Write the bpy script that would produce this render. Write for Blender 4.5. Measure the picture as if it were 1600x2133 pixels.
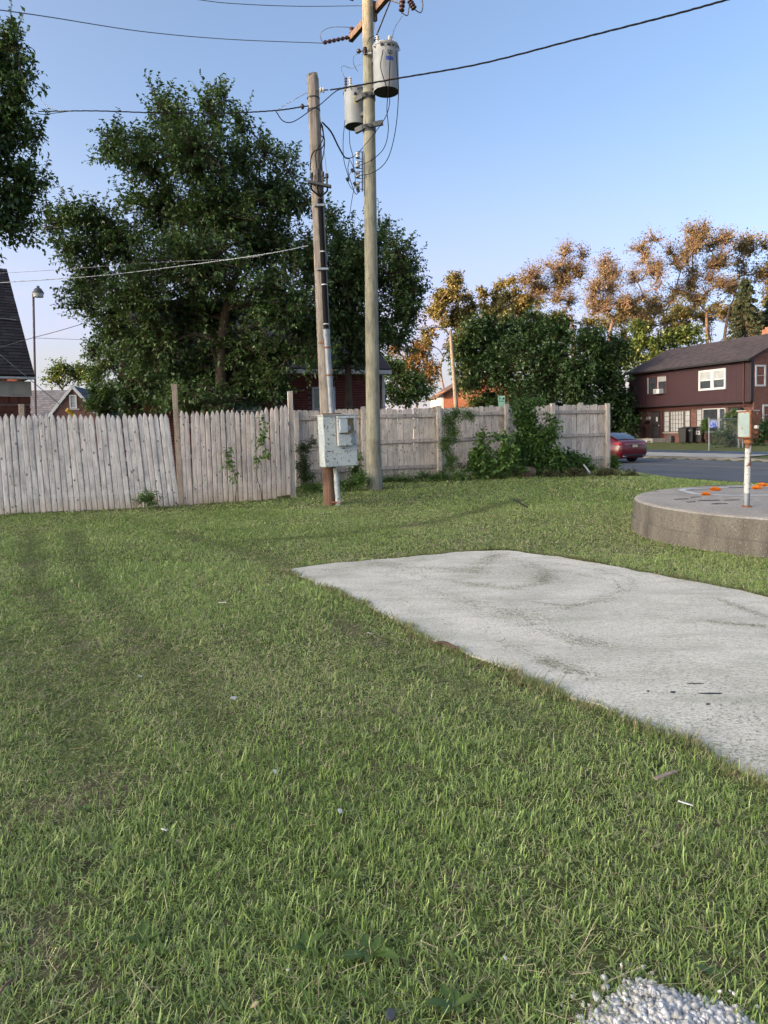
import bpy, bmesh, math, random
import numpy as np
from mathutils import Vector, Matrix
for o in list(bpy.data.objects): bpy.data.objects.remove(o)
SC = bpy.context.scene
COL = SC.collection
R = math.radians
# ------------------------------------------------------------------ camera, sky, sun, exposure
F_PX, CAM_H, PITCH, ROLL, SHIFT = 1480.0, 1.45, 3.0, -1.2, -91/2133
cam = bpy.data.cameras.new('camera'); cam_o = bpy.data.objects.new('camera', cam); COL.objects.link(cam_o)
cam.sensor_fit = 'VERTICAL'; cam.sensor_height = 36; cam.sensor_width = 27
cam.lens = 36*F_PX/2133; cam.shift_y = SHIFT; cam.clip_start = .05; cam.clip_end = 3000
CAM_M = Matrix.Rotation(R(90-PITCH), 3, 'X') @ Matrix.Rotation(R(ROLL), 3, 'Z')
cam_o.location = (0, 0, CAM_H); cam_o.rotation_euler = CAM_M.to_euler()
SC.camera = cam_o
SUN_EL, SUN_AZ = 12.0, 245.0          # azimuth clockwise from +Y (the view direction): from the left, a little behind the viewer
sun_vec = Vector((math.sin(R(SUN_AZ))*math.cos(R(SUN_EL)), math.cos(R(SUN_AZ))*math.cos(R(SUN_EL)), math.sin(R(SUN_EL))))
W = bpy.data.worlds.new('World'); SC.world = W; W.use_nodes = True
def setup_world():
    nt = W.node_tree; nt.nodes.clear(); N = nt.nodes.new; L = nt.links.new
    out = N('ShaderNodeOutputWorld'); bg = N('ShaderNodeBackground'); bg.inputs['Strength'].default_value = .15
    sky = N('ShaderNodeTexSky'); sky.sky_type = 'NISHITA'; sky.sun_disc = False
    sky.sun_elevation = R(SUN_EL); sky.sun_rotation = R(SUN_AZ)
    sky.altitude = 200; sky.air_density = .5; sky.dust_density = 6.5; sky.ozone_density = 1.8
    # a few thin evening clouds low in the sky
    tc = N('ShaderNodeTexCoord'); mp = N('ShaderNodeMapping'); mp.inputs['Scale'].default_value = (3, 3, 13)
    mp.inputs['Location'].default_value = (.35, .2, .1)
    L(tc.outputs['Generated'], mp.inputs['Vector'])
    no = N('ShaderNodeTexNoise'); no.inputs['Scale'].default_value = 1.6; no.inputs['Detail'].default_value = 6; no.inputs['Roughness'].default_value = .55
    L(mp.outputs['Vector'], no.inputs['Vector'])
    cr = N('ShaderNodeValToRGB'); cr.color_ramp.elements[0].position = .48; cr.color_ramp.elements[1].position = .7
    L(no.outputs['Fac'], cr.inputs['Fac'])
    sp = N('ShaderNodeSeparateXYZ'); L(tc.outputs['Generated'], sp.inputs['Vector'])
    lo = N('ShaderNodeMapRange'); lo.inputs['From Min'].default_value = .24; lo.inputs['From Max'].default_value = .06
    lo.inputs['To Min'].default_value = 0; lo.inputs['To Max'].default_value = .8; L(sp.outputs['Z'], lo.inputs['Value'])
    mu = N('ShaderNodeMath'); mu.operation = 'MULTIPLY'; L(cr.outputs['Color'], mu.inputs[0]); L(lo.outputs['Result'], mu.inputs[1])
    mx = N('ShaderNodeMixRGB'); mx.blend_type = 'MIX'; mx.inputs['Color2'].default_value = (1.75, 1.25, 1.35, 1)
    L(mu.outputs[0], mx.inputs['Fac']); L(sky.outputs['Color'], mx.inputs['Color1'])
    hz = N('ShaderNodeMapRange'); hz.interpolation_type = 'SMOOTHSTEP'; hz.inputs['From Min'].default_value = .42; hz.inputs['From Max'].default_value = .0
    hz.inputs['To Min'].default_value = 0; hz.inputs['To Max'].default_value = .85; L(sp.outputs['Z'], hz.inputs['Value'])
    hm_ = N('ShaderNodeMixRGB'); hm_.blend_type = 'LIGHTEN'; hm_.inputs['Color2'].default_value = (1.24, 1.24, 1.42, 1); L(hz.outputs['Result'], hm_.inputs['Fac']); L(sky.outputs['Color'], hm_.inputs['Color1']); L(hm_.outputs['Color'], mx.inputs['Color1'])
    wb = N('ShaderNodeMixRGB'); wb.blend_type = 'MULTIPLY'; wb.inputs['Fac'].default_value = 1; wb.inputs['Color2'].default_value = (.93, .905, .815, 1)
    L(mx.outputs['Color'], wb.inputs['Color1']); L(wb.outputs['Color'], bg.inputs['Color']); L(bg.outputs[0], out.inputs['Surface'])
setup_world()
sl = bpy.data.lights.new('sun', 'SUN'); sl.energy = 2.9; sl.angle = R(.6); sl.color = (1, .55, .27)
so = bpy.data.objects.new('sun', sl); COL.objects.link(so); so.rotation_euler = sun_vec.to_track_quat('Z', 'Y').to_euler()
SC.view_settings.view_transform = 'Standard'; SC.view_settings.look = 'None'; SC.view_settings.gamma = 1
SC.view_settings.exposure = 2.25
try: SC.view_settings.use_curve_mapping = False
except Exception: pass

# ------------------------------------------------------------------ helpers
def ray(px, py):
    return CAM_M @ Vector(((px-800)/F_PX, (1066.5-py)/F_PX + SHIFT*2133/F_PX, -1))
def at(px, py, Y):                      # the point at distance Y (metres down the view) seen at a photo pixel
    d = ray(px, py); return Vector((0, 0, CAM_H)) + d*(Y/d.y)
def onz(px, py, z):
    d = ray(px, py); return Vector((0, 0, CAM_H)) + d*((z-CAM_H)/d.z)
RC, RD, RP = np.array((13.0, 30.5)), np.array((.45, -.893)), np.array((.893, .45))   # road: centre, direction, normal
def smooth(t): t = np.clip(t, 0, 1); return t*t*(3-2*t)
def road_s(x, y): return (np.asarray(x)-RC[0])*RP[0] + (np.asarray(y)-RC[1])*RP[1]
ROAD_N, ROAD_F, ROAD_Z = -6.1, 4.6, -.3
def gz(x, y):
    x = np.asarray(x, float); y = np.asarray(y, float); s = road_s(x, y)
    rise = 1-smooth((x-5.8)/2.6)
    lawn = rise*.03*np.clip(np.log1p(np.exp(np.clip((y-11)*1.5, -30, 30)))/1.5, 0, 9)
    lawn = lawn + .012*np.sin(x*1.3+.5)*np.sin(y*.9) + .006*np.sin(x*3.1)*np.sin(y*2.7+1)
    near = lawn*(1-smooth((s+10.6)/4.3)) + (ROAD_Z-.02)*smooth((s+10.6)/4.3)
    far = ROAD_Z+.10 + .35*smooth((s-ROAD_F)/10)
    return np.where(s < ROAD_N+.3, near, np.where(s < ROAD_F, ROAD_Z-.03, far))
def tag(o, label=None, cat=None, group=None, kind=None):
    if label: o['label'] = label
    if cat: o['category'] = cat
    if group: o['group'] = group
    if kind: o['kind'] = kind
    return o
def empty(name, loc=(0, 0, 0), rz=0, label=None, cat=None, group=None):
    o = bpy.data.objects.new(name, None); COL.objects.link(o); o.location = loc; o.rotation_euler = (0, 0, rz)
    o.empty_display_size = .1
    return tag(o, label, cat, group)
def link(name, me, mat=None, parent=None):
    o = bpy.data.objects.new(name, me); COL.objects.link(o)
    if mat and not me.materials: me.materials.append(mat)
    if parent: o.parent = parent
    return o
class MB:
    def __init__(s): s.v = []; s.f = []
    def add(s, v, f):
        n = len(s.v); s.v += [tuple(p) for p in v]; s.f += [tuple(i+n for i in q) for q in f]; return s
    def box(s, x0, x1, y0, y1, z0, z1):
        return s.add([(x, y, z) for x in (x0, x1) for y in (y0, y1) for z in (z0, z1)],
                     [(0,1,3,2),(4,6,7,5),(0,4,5,1),(2,3,7,6),(0,2,6,4),(1,5,7,3)])
    def obox(s, c, ax, ay, az):         # centre and three half-axes
        c, ax, ay, az = Vector(c), Vector(ax), Vector(ay), Vector(az)
        return s.add([c+i*ax+j*ay+k*az for i in (-1,1) for j in (-1,1) for k in (-1,1)],
                     [(0,1,3,2),(4,6,7,5),(0,4,5,1),(2,3,7,6),(0,2,6,4),(1,5,7,3)])
    def bar(s, a, b, w, h, up=(0, 0, 1)):
        a, b = Vector(a), Vector(b); d = (b-a); u = Vector(up); sd = d.cross(u).normalized(); u2 = sd.cross(d).normalized()
        return s.obox((a+b)/2, d/2, sd*w/2, u2*h/2)
    def tube(s, pts, r, n=8, cap=True):
        pts = [Vector(p) for p in pts]; m = len(pts)
        rs = r if hasattr(r, '__len__') else [r]*m
        ref = Vector((.31, .95, .05)) ; vs = []; fs = []
        d0 = (pts[-1]-pts[0])
        if abs(d0.normalized().dot(ref)) > .9: ref = Vector((.95, -.3, .1))
        for i, p in enumerate(pts):
            t = (pts[min(i+1, m-1)]-pts[max(i-1, 0)]).normalized()
            a = t.cross(ref)
            if a.length < 1e-4: a = t.cross(Vector((0, .1, 1)))
            a.normalize(); b = t.cross(a)
            for k in range(n):
                an = 2*math.pi*k/n; vs.append(p + (a*math.cos(an)+b*math.sin(an))*rs[i])
        for i in range(m-1):
            for k in range(n):
                k2 = (k+1) % n; fs.append((i*n+k, i*n+k2, (i+1)*n+k2, (i+1)*n+k))
        if cap: fs.append(tuple(range(n))[::-1]); fs.append(tuple(range((m-1)*n, m*n)))
        return s.add(vs, fs)
    def lathe(s, prof, n=24, c=(0, 0, 0), cap0=True, cap1=True):     # profile of (radius, z)
        vs = []; fs = []
        for r, z in prof:
            for k in range(n):
                a = 2*math.pi*k/n; vs.append((c[0]+r*math.cos(a), c[1]+r*math.sin(a), c[2]+z))
        for i in range(len(prof)-1):
            for k in range(n):
                k2 = (k+1) % n; fs.append((i*n+k, i*n+k2, (i+1)*n+k2, (i+1)*n+k))
        if cap0: fs.append(tuple(range(n))[::-1])
        if cap1: fs.append(tuple(range((len(prof)-1)*n, len(prof)*n)))
        return s.add(vs, fs)
    def prism(s, poly, y0, y1, axis='y'):   # polygon in (x,z) pushed along y, or (x,y) along z, or (y,z) along x
        n = len(poly)
        mk = {'y': lambda p, t: (p[0], t, p[1]), 'z': lambda p, t: (p[0], p[1], t), 'x': lambda p, t: (t, p[0], p[1])}[axis]
        vs = [mk(p, y0) for p in poly]+[mk(p, y1) for p in poly]
        fs = [tuple(range(n))[::-1], tuple(range(n, 2*n))]+[(i, (i+1) % n, n+(i+1) % n, n+i) for i in range(n)]
        return s.add(vs, fs)
    def mesh(s, name, mat=None, smooth=False):
        me = bpy.data.meshes.new(name); me.from_pydata(s.v, [], s.f)
        bm = bmesh.new(); bm.from_mesh(me); bmesh.ops.recalc_face_normals(bm, faces=bm.faces); bm.to_mesh(me); bm.free()
        if smooth:
            me.shade_smooth()
            try: me.set_sharp_from_angle(angle=R(40))
            except Exception: pass
        if mat: me.materials.append(mat)
        return me
    def build(s, name, mat, parent=None, smooth=False, bevel=0):
        o = link(name, s.mesh(name, mat, smooth), None, parent)
        if bevel:
            b = o.modifiers.new('bevel', 'BEVEL'); b.width = bevel; b.segments = 2; b.limit_method = 'ANGLE'
        return o
def np_mesh(name, verts, quads=None, tris=None, mat=None, cols=None):
    me = bpy.data.meshes.new(name); verts = np.asarray(verts, np.float32)
    nq = 0 if quads is None else len(quads); ntr = 0 if tris is None else len(tris)
    me.vertices.add(len(verts)); me.vertices.foreach_set('co', verts.ravel())
    parts = []
    if nq: parts.append(np.asarray(quads, np.int32).ravel())
    if ntr: parts.append(np.asarray(tris, np.int32).ravel())
    loops = np.concatenate(parts); me.loops.add(len(loops)); me.loops.foreach_set('vertex_index', loops)
    starts = np.concatenate([np.arange(nq, dtype=np.int32)*4, nq*4+np.arange(ntr, dtype=np.int32)*3])
    me.polygons.add(nq+ntr); me.polygons.foreach_set('loop_start', starts)
    me.update(calc_edges=True)
    if cols is not None:
        a = me.color_attributes.new('tint', 'FLOAT_COLOR', 'POINT')
        a.data.foreach_set('color', np.concatenate([cols, np.ones((len(cols), 1))], 1).astype(np.float32).ravel())
    if mat: me.materials.append(mat)
    return me
def spline(pts, n=8):
    pts = [Vector(p) for p in pts]
    if len(pts) == 2: return [pts[0].lerp(pts[1], i/n) for i in range(n+1)]
    P = [pts[0]*2-pts[1]]+pts+[pts[-1]*2-pts[-2]]; out = []
    for i in range(1, len(P)-2):
        a, b, c, d = P[i-1:i+3]
        for k in range(n):
            t = k/n; out.append(.5*((2*b)+(c-a)*t+(2*a-5*b+4*c-d)*t*t+(3*b-a-3*c+d)*t**3))
    out.append(pts[-1]); return out
def text_mesh(body, size, mat, bold=0.0, align='CENTER'):
    cu = bpy.data.curves.new('lettering', 'FONT'); cu.body = body; cu.size = size; cu.align_x = align; cu.align_y = 'CENTER'
    cu.extrude = .001; cu.offset = bold
    ob = bpy.data.objects.new('lettering_tmp', cu); COL.objects.link(ob)
    bpy.context.view_layer.update()
    me = bpy.data.meshes.new_from_object(ob.evaluated_get(bpy.context.evaluated_depsgraph_get()))
    bpy.data.objects.remove(ob); me.materials.clear(); me.materials.append(mat); return me
rng = np.random.default_rng(7); random.seed(7)
def vnoise(x, y, scale, seed):           # smooth value noise 0..1
    g = np.random.default_rng(seed).random((64, 64)); x = np.asarray(x)*scale+1000.3; y = np.asarray(y)*scale+1000.7
    xi = np.floor(x).astype(int); yi = np.floor(y).astype(int); fx = smooth(x-xi); fy = smooth(y-yi)
    a, b, c, d = g[xi % 64, yi % 64], g[(xi+1) % 64, yi % 64], g[xi % 64, (yi+1) % 64], g[(xi+1) % 64, (yi+1) % 64]
    return (a*(1-fx)+b*fx)*(1-fy)+(c*(1-fx)+d*fx)*fy

# ------------------------------------------------------------------ materials
MATS = {}
def nodes(name):
    m = bpy.data.materials.new(name); m.use_nodes = True; nt = m.node_tree; b = nt.nodes['Principled BSDF']
    MATS[name] = m; return m, nt, b, nt.nodes.new, nt.links.new
def ramp(N, L, fac, stops):
    r = N('ShaderNodeValToRGB'); e = r.color_ramp.elements
    while len(e) < len(stops): e.new(.5)
    for el, (p, c) in zip(e, stops): el.position = p; el.color = (*c, 1) if len(c) == 3 else c
    L(fac, r.inputs['Fac']); return r.outputs['Color']
def mixc(N, L, fac, a, b, mode='MIX'):
    m = N('ShaderNodeMixRGB'); m.blend_type = mode
    for k, v in (('Fac', fac), ('Color1', a), ('Color2', b)):
        if hasattr(v, 'links'): L(v, m.inputs[k])
        else: m.inputs[k].default_value = v if k == 'Fac' else (*v, 1)
    return m.outputs['Color']
def coords(N, L, stretch=(1, 1, 1), rnd=True, world=False):
    tc = N('ShaderNodeTexCoord'); mp = N('ShaderNodeMapping'); mp.inputs['Scale'].default_value = stretch
    if world:
        g = N('ShaderNodeNewGeometry'); L(g.outputs['Position'], mp.inputs['Vector'])
    elif rnd:
        oi = N('ShaderNodeObjectInfo'); mm = N('ShaderNodeMath'); mm.operation = 'MULTIPLY'; mm.inputs[1].default_value = 83
        L(oi.outputs['Random'], mm.inputs[0]); va = N('ShaderNodeVectorMath'); va.operation = 'ADD'
        L(tc.outputs['Object'], va.inputs[0]); L(mm.outputs[0], va.inputs[1]); L(va.outputs[0], mp.inputs['Vector'])
    else: L(tc.outputs['Object'], mp.inputs['Vector'])
    return mp.outputs['Vector']
def noise(N, L, vec, scale, detail=4, rough=.55):
    n = N('ShaderNodeTexNoise'); n.inputs['Scale'].default_value = scale; n.inputs['Detail'].default_value = detail
    n.inputs['Roughness'].default_value = rough; L(vec, n.inputs['Vector']); return n.outputs['Fac']
def bump(N, L, b, h, strength, dist=.01):
    bp = N('ShaderNodeBump'); bp.inputs['Strength'].default_value = strength; bp.inputs['Distance'].default_value = dist
    L(h, bp.inputs['Height']); L(bp.outputs['Normal'], b.inputs['Normal'])
def plain(name, c, rough=.6, c2=None, scale=6, stretch=(1, 1, 1), bmp=0, bscale=60, metal=0, spec=.4, world=False, spots=None, lo=.35, hi=.65):
    m, nt, b, N, L = nodes(name); b.inputs['Roughness'].default_value = rough; b.inputs['Metallic'].default_value = metal
    b.inputs['Specular IOR Level'].default_value = spec
    v = coords(N, L, stretch, world=world)
    c2 = c2 or tuple(x*.75 for x in c)
    col = ramp(N, L, noise(N, L, v, scale, 6), [(lo, c2), (hi, c)])
    if spots:
        for (sc, th, colr, det) in spots:
            n = noise(N, L, v, sc, det, .6); fac = ramp(N, L, n, [(th, (0, 0, 0)), (th+.035, (1, 1, 1))])
            col = mixc(N, L, fac, col, colr)
    L(col, b.inputs['Base Color'])
    if bmp: bump(N, L, b, noise(N, L, v, bscale, 3), bmp)
    return m
def wood(name, c1, c2, dark=(.09, .08, .075), knots=True, grain=(28, 28, 1.6), tintvar=.25, stain=None):
    m, nt, b, N, L = nodes(name); b.inputs['Roughness'].default_value = .9; b.inputs['Specular IOR Level'].default_value = .15
    v = coords(N, L, grain); v1 = coords(N, L, (1, 1, 1))
    g = noise(N, L, v, 1.6, 6, .65)
    col = ramp(N, L, g, [(.3, c2), (.52, c1), (.75, tuple(min(1, x*1.15) for x in c1))])
    oi = N('ShaderNodeObjectInfo'); gm = N('ShaderNodeNewGeometry'); ad = N('ShaderNodeMath'); ad.operation = 'ADD'
    L(oi.outputs['Random'], ad.inputs[0]); L(gm.outputs['Random Per Island'], ad.inputs[1])
    fr = N('ShaderNodeMath'); fr.operation = 'FRACT'; L(ad.outputs[0], fr.inputs[0])
    tv = ramp(N, L, fr.outputs[0], [(0, (1-tintvar,)*3), (.5, (1, .98, .96)), (1, (1-tintvar*.4, 1-tintvar*.5, 1-tintvar*.55))])
    col = mixc(N, L, 1.0, col, tv, 'MULTIPLY')
    mot = noise(N, L, coords(N, L, (14, 14, 3.2)), 1.0, 6, .7); col = mixc(N, L, .85, col, ramp(N, L, mot, [(.32, (.55, .55, .56)), (.5, (.95, .95, .95)), (.68, (1.1, 1.1, 1.1))]), 'MULTIPLY')
    big = noise(N, L, v1, 2.3, 5, .6); col = mixc(N, L, ramp(N, L, big, [(.5, (0, 0, 0)), (.78, (.75, .75, .75))]), col, tuple(x*.55 for x in c2))
    if knots:
        vo = N('ShaderNodeTexVoronoi'); vo.inputs['Scale'].default_value = 1.0
        mv = coords(N, L, (9, 9, 6.5)); L(mv, vo.inputs['Vector'])
        k = ramp(N, L, vo.outputs['Distance'], [(.07, (1, 1, 1)), (.2, (0, 0, 0))]); col = mixc(N, L, k, col, dark)
        vs = noise(N, L, coords(N, L, (60, 60, 25)), 1, 2); col = mixc(N, L, ramp(N, L, vs, [(.66, (0, 0, 0)), (.72, (.7, .7, .7))]), col, dark)
    if stain:
        sx = N('ShaderNodeSeparateXYZ'); tc = N('ShaderNodeTexCoord'); L(tc.outputs['Object'], sx.inputs[0])
        mr = N('ShaderNodeMapRange'); mr.inputs['From Min'].default_value = .32; mr.inputs['From Max'].default_value = 0; L(sx.outputs['Z'], mr.inputs['Value'])
        mm = N('ShaderNodeMath'); mm.operation = 'MULTIPLY'; L(mr.outputs[0], mm.inputs[0]); L(big, mm.inputs[1]); col = mixc(N, L, mm.outputs[0], col, stain)
    L(col, b.inputs['Base Color']); bump(N, L, b, g, .5, .006); return m
def brickmat(name, c1, c2, c3):           # one brick = one island or one object
    m, nt, b, N, L = nodes(name); b.inputs['Roughness'].default_value = .85; b.inputs['Specular IOR Level'].default_value = .25
    oi = N('ShaderNodeObjectInfo'); gm = N('ShaderNodeNewGeometry'); ad = N('ShaderNodeMath'); ad.operation = 'ADD'
    L(oi.outputs['Random'], ad.inputs[0]); L(gm.outputs['Random Per Island'], ad.inputs[1]); fr = N('ShaderNodeMath'); fr.operation = 'FRACT'; L(ad.outputs[0], fr.inputs[0])
    col = ramp(N, L, fr.outputs[0], [(0, c1), (.5, c2), (1, c3)])
    n = noise(N, L, coords(N, L), 22, 5); col = mixc(N, L, .5, col, ramp(N, L, n, [(.3, (.35, .35, .35)), (.7, (1, 1, 1))]), 'MULTIPLY')
    L(col, b.inputs['Base Color']); bump(N, L, b, n, .4, .004); return m
def bricktex(name, axis, c1, c2, mortar):  # far walls, too small to tell the bricks apart
    m, nt, b, N, L = nodes(name); b.inputs['Roughness'].default_value = .9; b.inputs['Specular IOR Level'].default_value = .2
    tc = N('ShaderNodeTexCoord'); s = N('ShaderNodeSeparateXYZ'); L(tc.outputs['Object'], s.inputs[0]); cb = N('ShaderNodeCombineXYZ')
    L(s.outputs['X' if axis == 'x' else 'Y'], cb.inputs['X']); L(s.outputs['Z'], cb.inputs['Y'])
    br = N('ShaderNodeTexBrick'); br.inputs['Scale'].default_value = 1; br.inputs['Brick Width'].default_value = .215; br.inputs['Row Height'].default_value = .076
    br.inputs['Mortar Size'].default_value = .008; br.inputs['Color1'].default_value = (*c1, 1); br.inputs['Color2'].default_value = (*c2, 1); br.inputs['Mortar'].default_value = (*mortar, 1)
    L(cb.outputs[0], br.inputs['Vector'])
    n = noise(N, L, tc.outputs['Object'], 3, 6); col = mixc(N, L, .6, br.outputs['Color'], ramp(N, L, n, [(.3, (.6, .55, .55)), (.7, (1, 1, 1))]), 'MULTIPLY')
    L(col, b.inputs['Base Color']); bump(N, L, b, br.outputs['Fac'], -.4, .006); return m
def shinglemat(name, c1, c2, c3, row=.0):
    m, nt, b, N, L = nodes(name); b.inputs['Roughness'].default_value = .95; b.inputs['Specular IOR Level'].default_value = .15
    oi = N('ShaderNodeObjectInfo'); gm = N('ShaderNodeNewGeometry'); ad = N('ShaderNodeMath'); ad.operation = 'ADD'
    L(oi.outputs['Random'], ad.inputs[0]); L(gm.outputs['Random Per Island'], ad.inputs[1]); fr = N('ShaderNodeMath'); fr.operation = 'FRACT'; L(ad.outputs[0], fr.inputs[0])
    col = ramp(N, L, fr.outputs[0], [(0, c1), (.5, c2), (1, c3)])
    n = noise(N, L, coords(N, L), 90, 3); col = mixc(N, L, .5, col, ramp(N, L, n, [(.3, (.5, .5, .5)), (.7, (1, 1, 1))]), 'MULTIPLY')
    if row:
        tc = N('ShaderNodeTexCoord'); br = N('ShaderNodeTexBrick'); br.inputs['Scale'].default_value = 1; br.inputs['Brick Width'].default_value = .3; br.inputs['Row Height'].default_value = row
        br.inputs['Mortar Size'].default_value = .012; br.inputs['Color1'].default_value = (1, 1, 1, 1); br.inputs['Color2'].default_value = (.62, .62, .62, 1); br.inputs['Mortar'].default_value = (.3, .3, .3, 1)
        s = N('ShaderNodeSeparateXYZ'); L(tc.outputs['Object'], s.inputs[0]); cb = N('ShaderNodeCombineXYZ'); L(s.outputs['X'], cb.inputs['X']); L(s.outputs['Z'], cb.inputs['Y']); L(cb.outputs[0], br.inputs['Vector'])
        col = mixc(N, L, 1, col, br.outputs['Color'], 'MULTIPLY')
    L(col, b.inputs['Base Color']); bump(N, L, b, n, .3, .003); return m
def leafmat(name, c1, c2, c3=None, trans=.3, rough=.45, clump=.9):
    m, nt, b, N, L = nodes(name); b.inputs['Roughness'].default_value = rough; b.inputs['Specular IOR Level'].default_value = .4
    gm = N('ShaderNodeNewGeometry'); st = [(0, c1), (.6, c2)]+([(1, c3)] if c3 else [])
    cn = noise(N, L, coords(N, L, rnd=False), clump, 3); fa = N('ShaderNodeMath'); fa.operation = 'MULTIPLY_ADD'; fa.inputs[1].default_value = .5; L(gm.outputs['Random Per Island'], fa.inputs[0])
    cs = N('ShaderNodeMapRange'); cs.inputs['From Min'].default_value = .35; cs.inputs['From Max'].default_value = .65; cs.inputs['To Max'].default_value = .5; L(cn, cs.inputs['Value']); L(cs.outputs[0], fa.inputs[2])
    col = ramp(N, L, fa.outputs[0], st); L(col, b.inputs['Base Color'])
    tr = N('ShaderNodeBsdfTranslucent'); L(mixc(N, L, 1, col, (1, 1.15, .5), 'MULTIPLY'), tr.inputs['Color'])
    mx = N('ShaderNodeMixShader'); mx.inputs[0].default_value = trans
    L(b.outputs[0], mx.inputs[1]); L(tr.outputs[0], mx.inputs[2]); L(mx.outputs[0], nt.nodes['Material Output'].inputs['Surface']); return m
def grassmat(name):
    m, nt, b, N, L = nodes(name); b.inputs['Roughness'].default_value = .55; b.inputs['Specular IOR Level'].default_value = .3
    a = N('ShaderNodeVertexColor'); a.layer_name = 'tint'; L(a.outputs['Color'], b.inputs['Base Color'])
    tr = N('ShaderNodeBsdfTranslucent'); L(a.outputs['Color'], tr.inputs['Color']); mx = N('ShaderNodeMixShader'); mx.inputs[0].default_value = .3
    L(b.outputs[0], mx.inputs[1]); L(tr.outputs[0], mx.inputs[2]); L(mx.outputs[0], nt.nodes['Material Output'].inputs['Surface']); return m
GRASS = grassmat('grass_blades')
SOIL = plain('lawn_soil', (.115, .14, .045), .95, (.055, .06, .025), 9, world=True, bmp=.6, bscale=30, spec=.1, spots=[(1.3, .56, (.11, .095, .055), 5)])
ASPH = plain('asphalt', (.125, .127, .13), .85, (.095, .097, .10), .5, world=True, bmp=.2, bscale=120, spec=.25, spots=[(.9, .66, (.05, .05, .055), 6)])
WALK = plain('pale_concrete', (.36, .345, .32), .9, (.26, .25, .23), 1.5, world=True, bmp=.3, bscale=60, spec=.2)
PICK = wood('weathered_picket_wood', (.64, .615, .605), (.39, .37, .365), stain=(.34, .26, .17))
PICK2 = wood('weathered_picket_wood_warm', (.65, .58, .535), (.42, .365, .335), stain=(.36, .26, .15))
BOARD = wood('weathered_board_wood', (.71, .63, .55), (.45, .39, .335), stain=(.2, .18, .1))
RAIL = wood('rail_wood', (.56, .50, .45), (.33, .29, .26), grain=(1.6, 28, 28))
POSTW = wood('post_wood', (.40, .33, .27), (.24, .185, .14))
POLE_G = wood('green_treated_pole', (.31, .30, .235), (.19, .185, .145), knots=False, grain=(22, 22, .9), tintvar=.05)
POLE_O = wood('old_grey_pole', (.29, .255, .225), (.12, .10, .09), knots=False, grain=(30, 30, .5), tintvar=.05)
POLE_B = wood('brown_pole_foot', (.20, .12, .085), (.085, .05, .04), knots=False, grain=(30, 30, .7), tintvar=.05)
ARMW = wood('crossarm_wood', (.17, .135, .115), (.09, .075, .065), knots=False)
GALV = plain('galvanised_steel', (.25, .275, .305), .55, (.17, .19, .21), 9, metal=.35, spots=[(14, .66, (.24, .13, .07), 5)])
STEEL = plain('bracket_steel', (.075, .08, .088), .6, (.05, .054, .06), 8, metal=.1)
CAB = plain('peeling_grey_cabinet_paint', (.43, .475, .48), .6, (.34, .385, .40), 5, bmp=.15, bscale=60, spots=[(24, .58, (.15, .14, .12), 4), (7, .70, (.33, .16, .07), 6)])
CABS = plain('cabinet_grey', (.40, .45, .48), .5, (.31, .35, .38), 5)
RUST = plain('rust', (.27, .11, .045), .9, (.12, .05, .028), 14, bmp=.4, bscale=50, spots=[(9, .62, (.42, .42, .4), 5)])
RUSTP = plain('rusted_white_paint', (.48, .48, .46), .6, (.38, .38, .37), 8, spots=[(9, .555, (.15, .06, .03), 5), (30, .62, (.06, .035, .025), 3)])
PALEFACE = plain('faded_lens_panel', (.27, .34, .34), .6, (.21, .27, .265), 6, spots=[(17, .62, (.22, .1, .05), 5)])
TANK = plain('transformer_grey', (.29, .30, .31), .55, (.24, .25, .26), 3)
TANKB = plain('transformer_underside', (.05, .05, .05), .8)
BLACK = plain('black_insulation', (.012, .012, .013), .85, (.008, .008, .009), 6, spec=.12)
DARKM = plain('dark_metal', (.045, .04, .042), .6)
WIRE = plain('bare_wire', (.16, .16, .18), .5, metal=.3)
PORC = plain('white_porcelain', (.62, .6, .57), .3)
PORCB = plain('brown_porcelain', (.07, .035, .03), .25)
BLUE = plain('blue_sticker', (.05, .1, .42), .5)
YELL = plain('yellow_plastic', (.75, .42, .03), .5)
YELS = plain('yellow_sticker', (.7, .6, .15), .5)
PURP = plain('purple_tag', (.2, .13, .6), .5)
TAN = plain('tan_board', (.42, .33, .2), .8)
WHITE = plain('white_trim_paint', (.52, .52, .53), .55, (.44, .44, .45), 4)
MAROON = plain('maroon_siding', (.036, .0125, .0175), .65, (.03, .0105, .0148), 2)
MAROONT = plain('maroon_trim', (.075, .022, .022), .6, (.06, .018, .018), 3)
BLK = plain('black_paint', (.012, .012, .014), .45)
BLIND = plain('white_blind', (.36, .37, .375), .4, (.28, .29, .295), 3)
def glass(name, c):
    m, nt, b, N, L = nodes(name); b.inputs['Base Color'].default_value = (*c, 1); b.inputs['Roughness'].default_value = .06; b.inputs['Specular IOR Level'].default_value = .6
    v = coords(N, L); n = noise(N, L, v, 2.5, 2); bump(N, L, b, n, .08, .02); L(ramp(N, L, n, [(.3, tuple(x*.6 for x in c)), (.7, c)]), b.inputs['Base Color']); return m
GLASS = glass('window_glass', (.05, .06, .07)); GLASSG = glass('greenish_window_glass', (.10, .17, .15)); METERG = glass('meter_glass', (.5, .5, .5)); CARG = glass('car_glass', (.05, .065, .085))
CARP = plain('red_car_paint', (.105, .006, .013), .25, (.095, .005, .012), 2, spec=.6)
TAIL = plain('tail_lamp', (.5, .012, .03), .15, spec=.6)
TYRE = plain('tyre_rubber', (.015, .015, .016), .8)
RIMM = plain('alloy_rim', (.45, .45, .47), .3, metal=.8)
SIGNG = plain('pale_green_sign', (.38, .62, .42), .5, (.36, .6, .40), 3)
SIGND = plain('dark_sign_print', (.02, .06, .04), .5)
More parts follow.
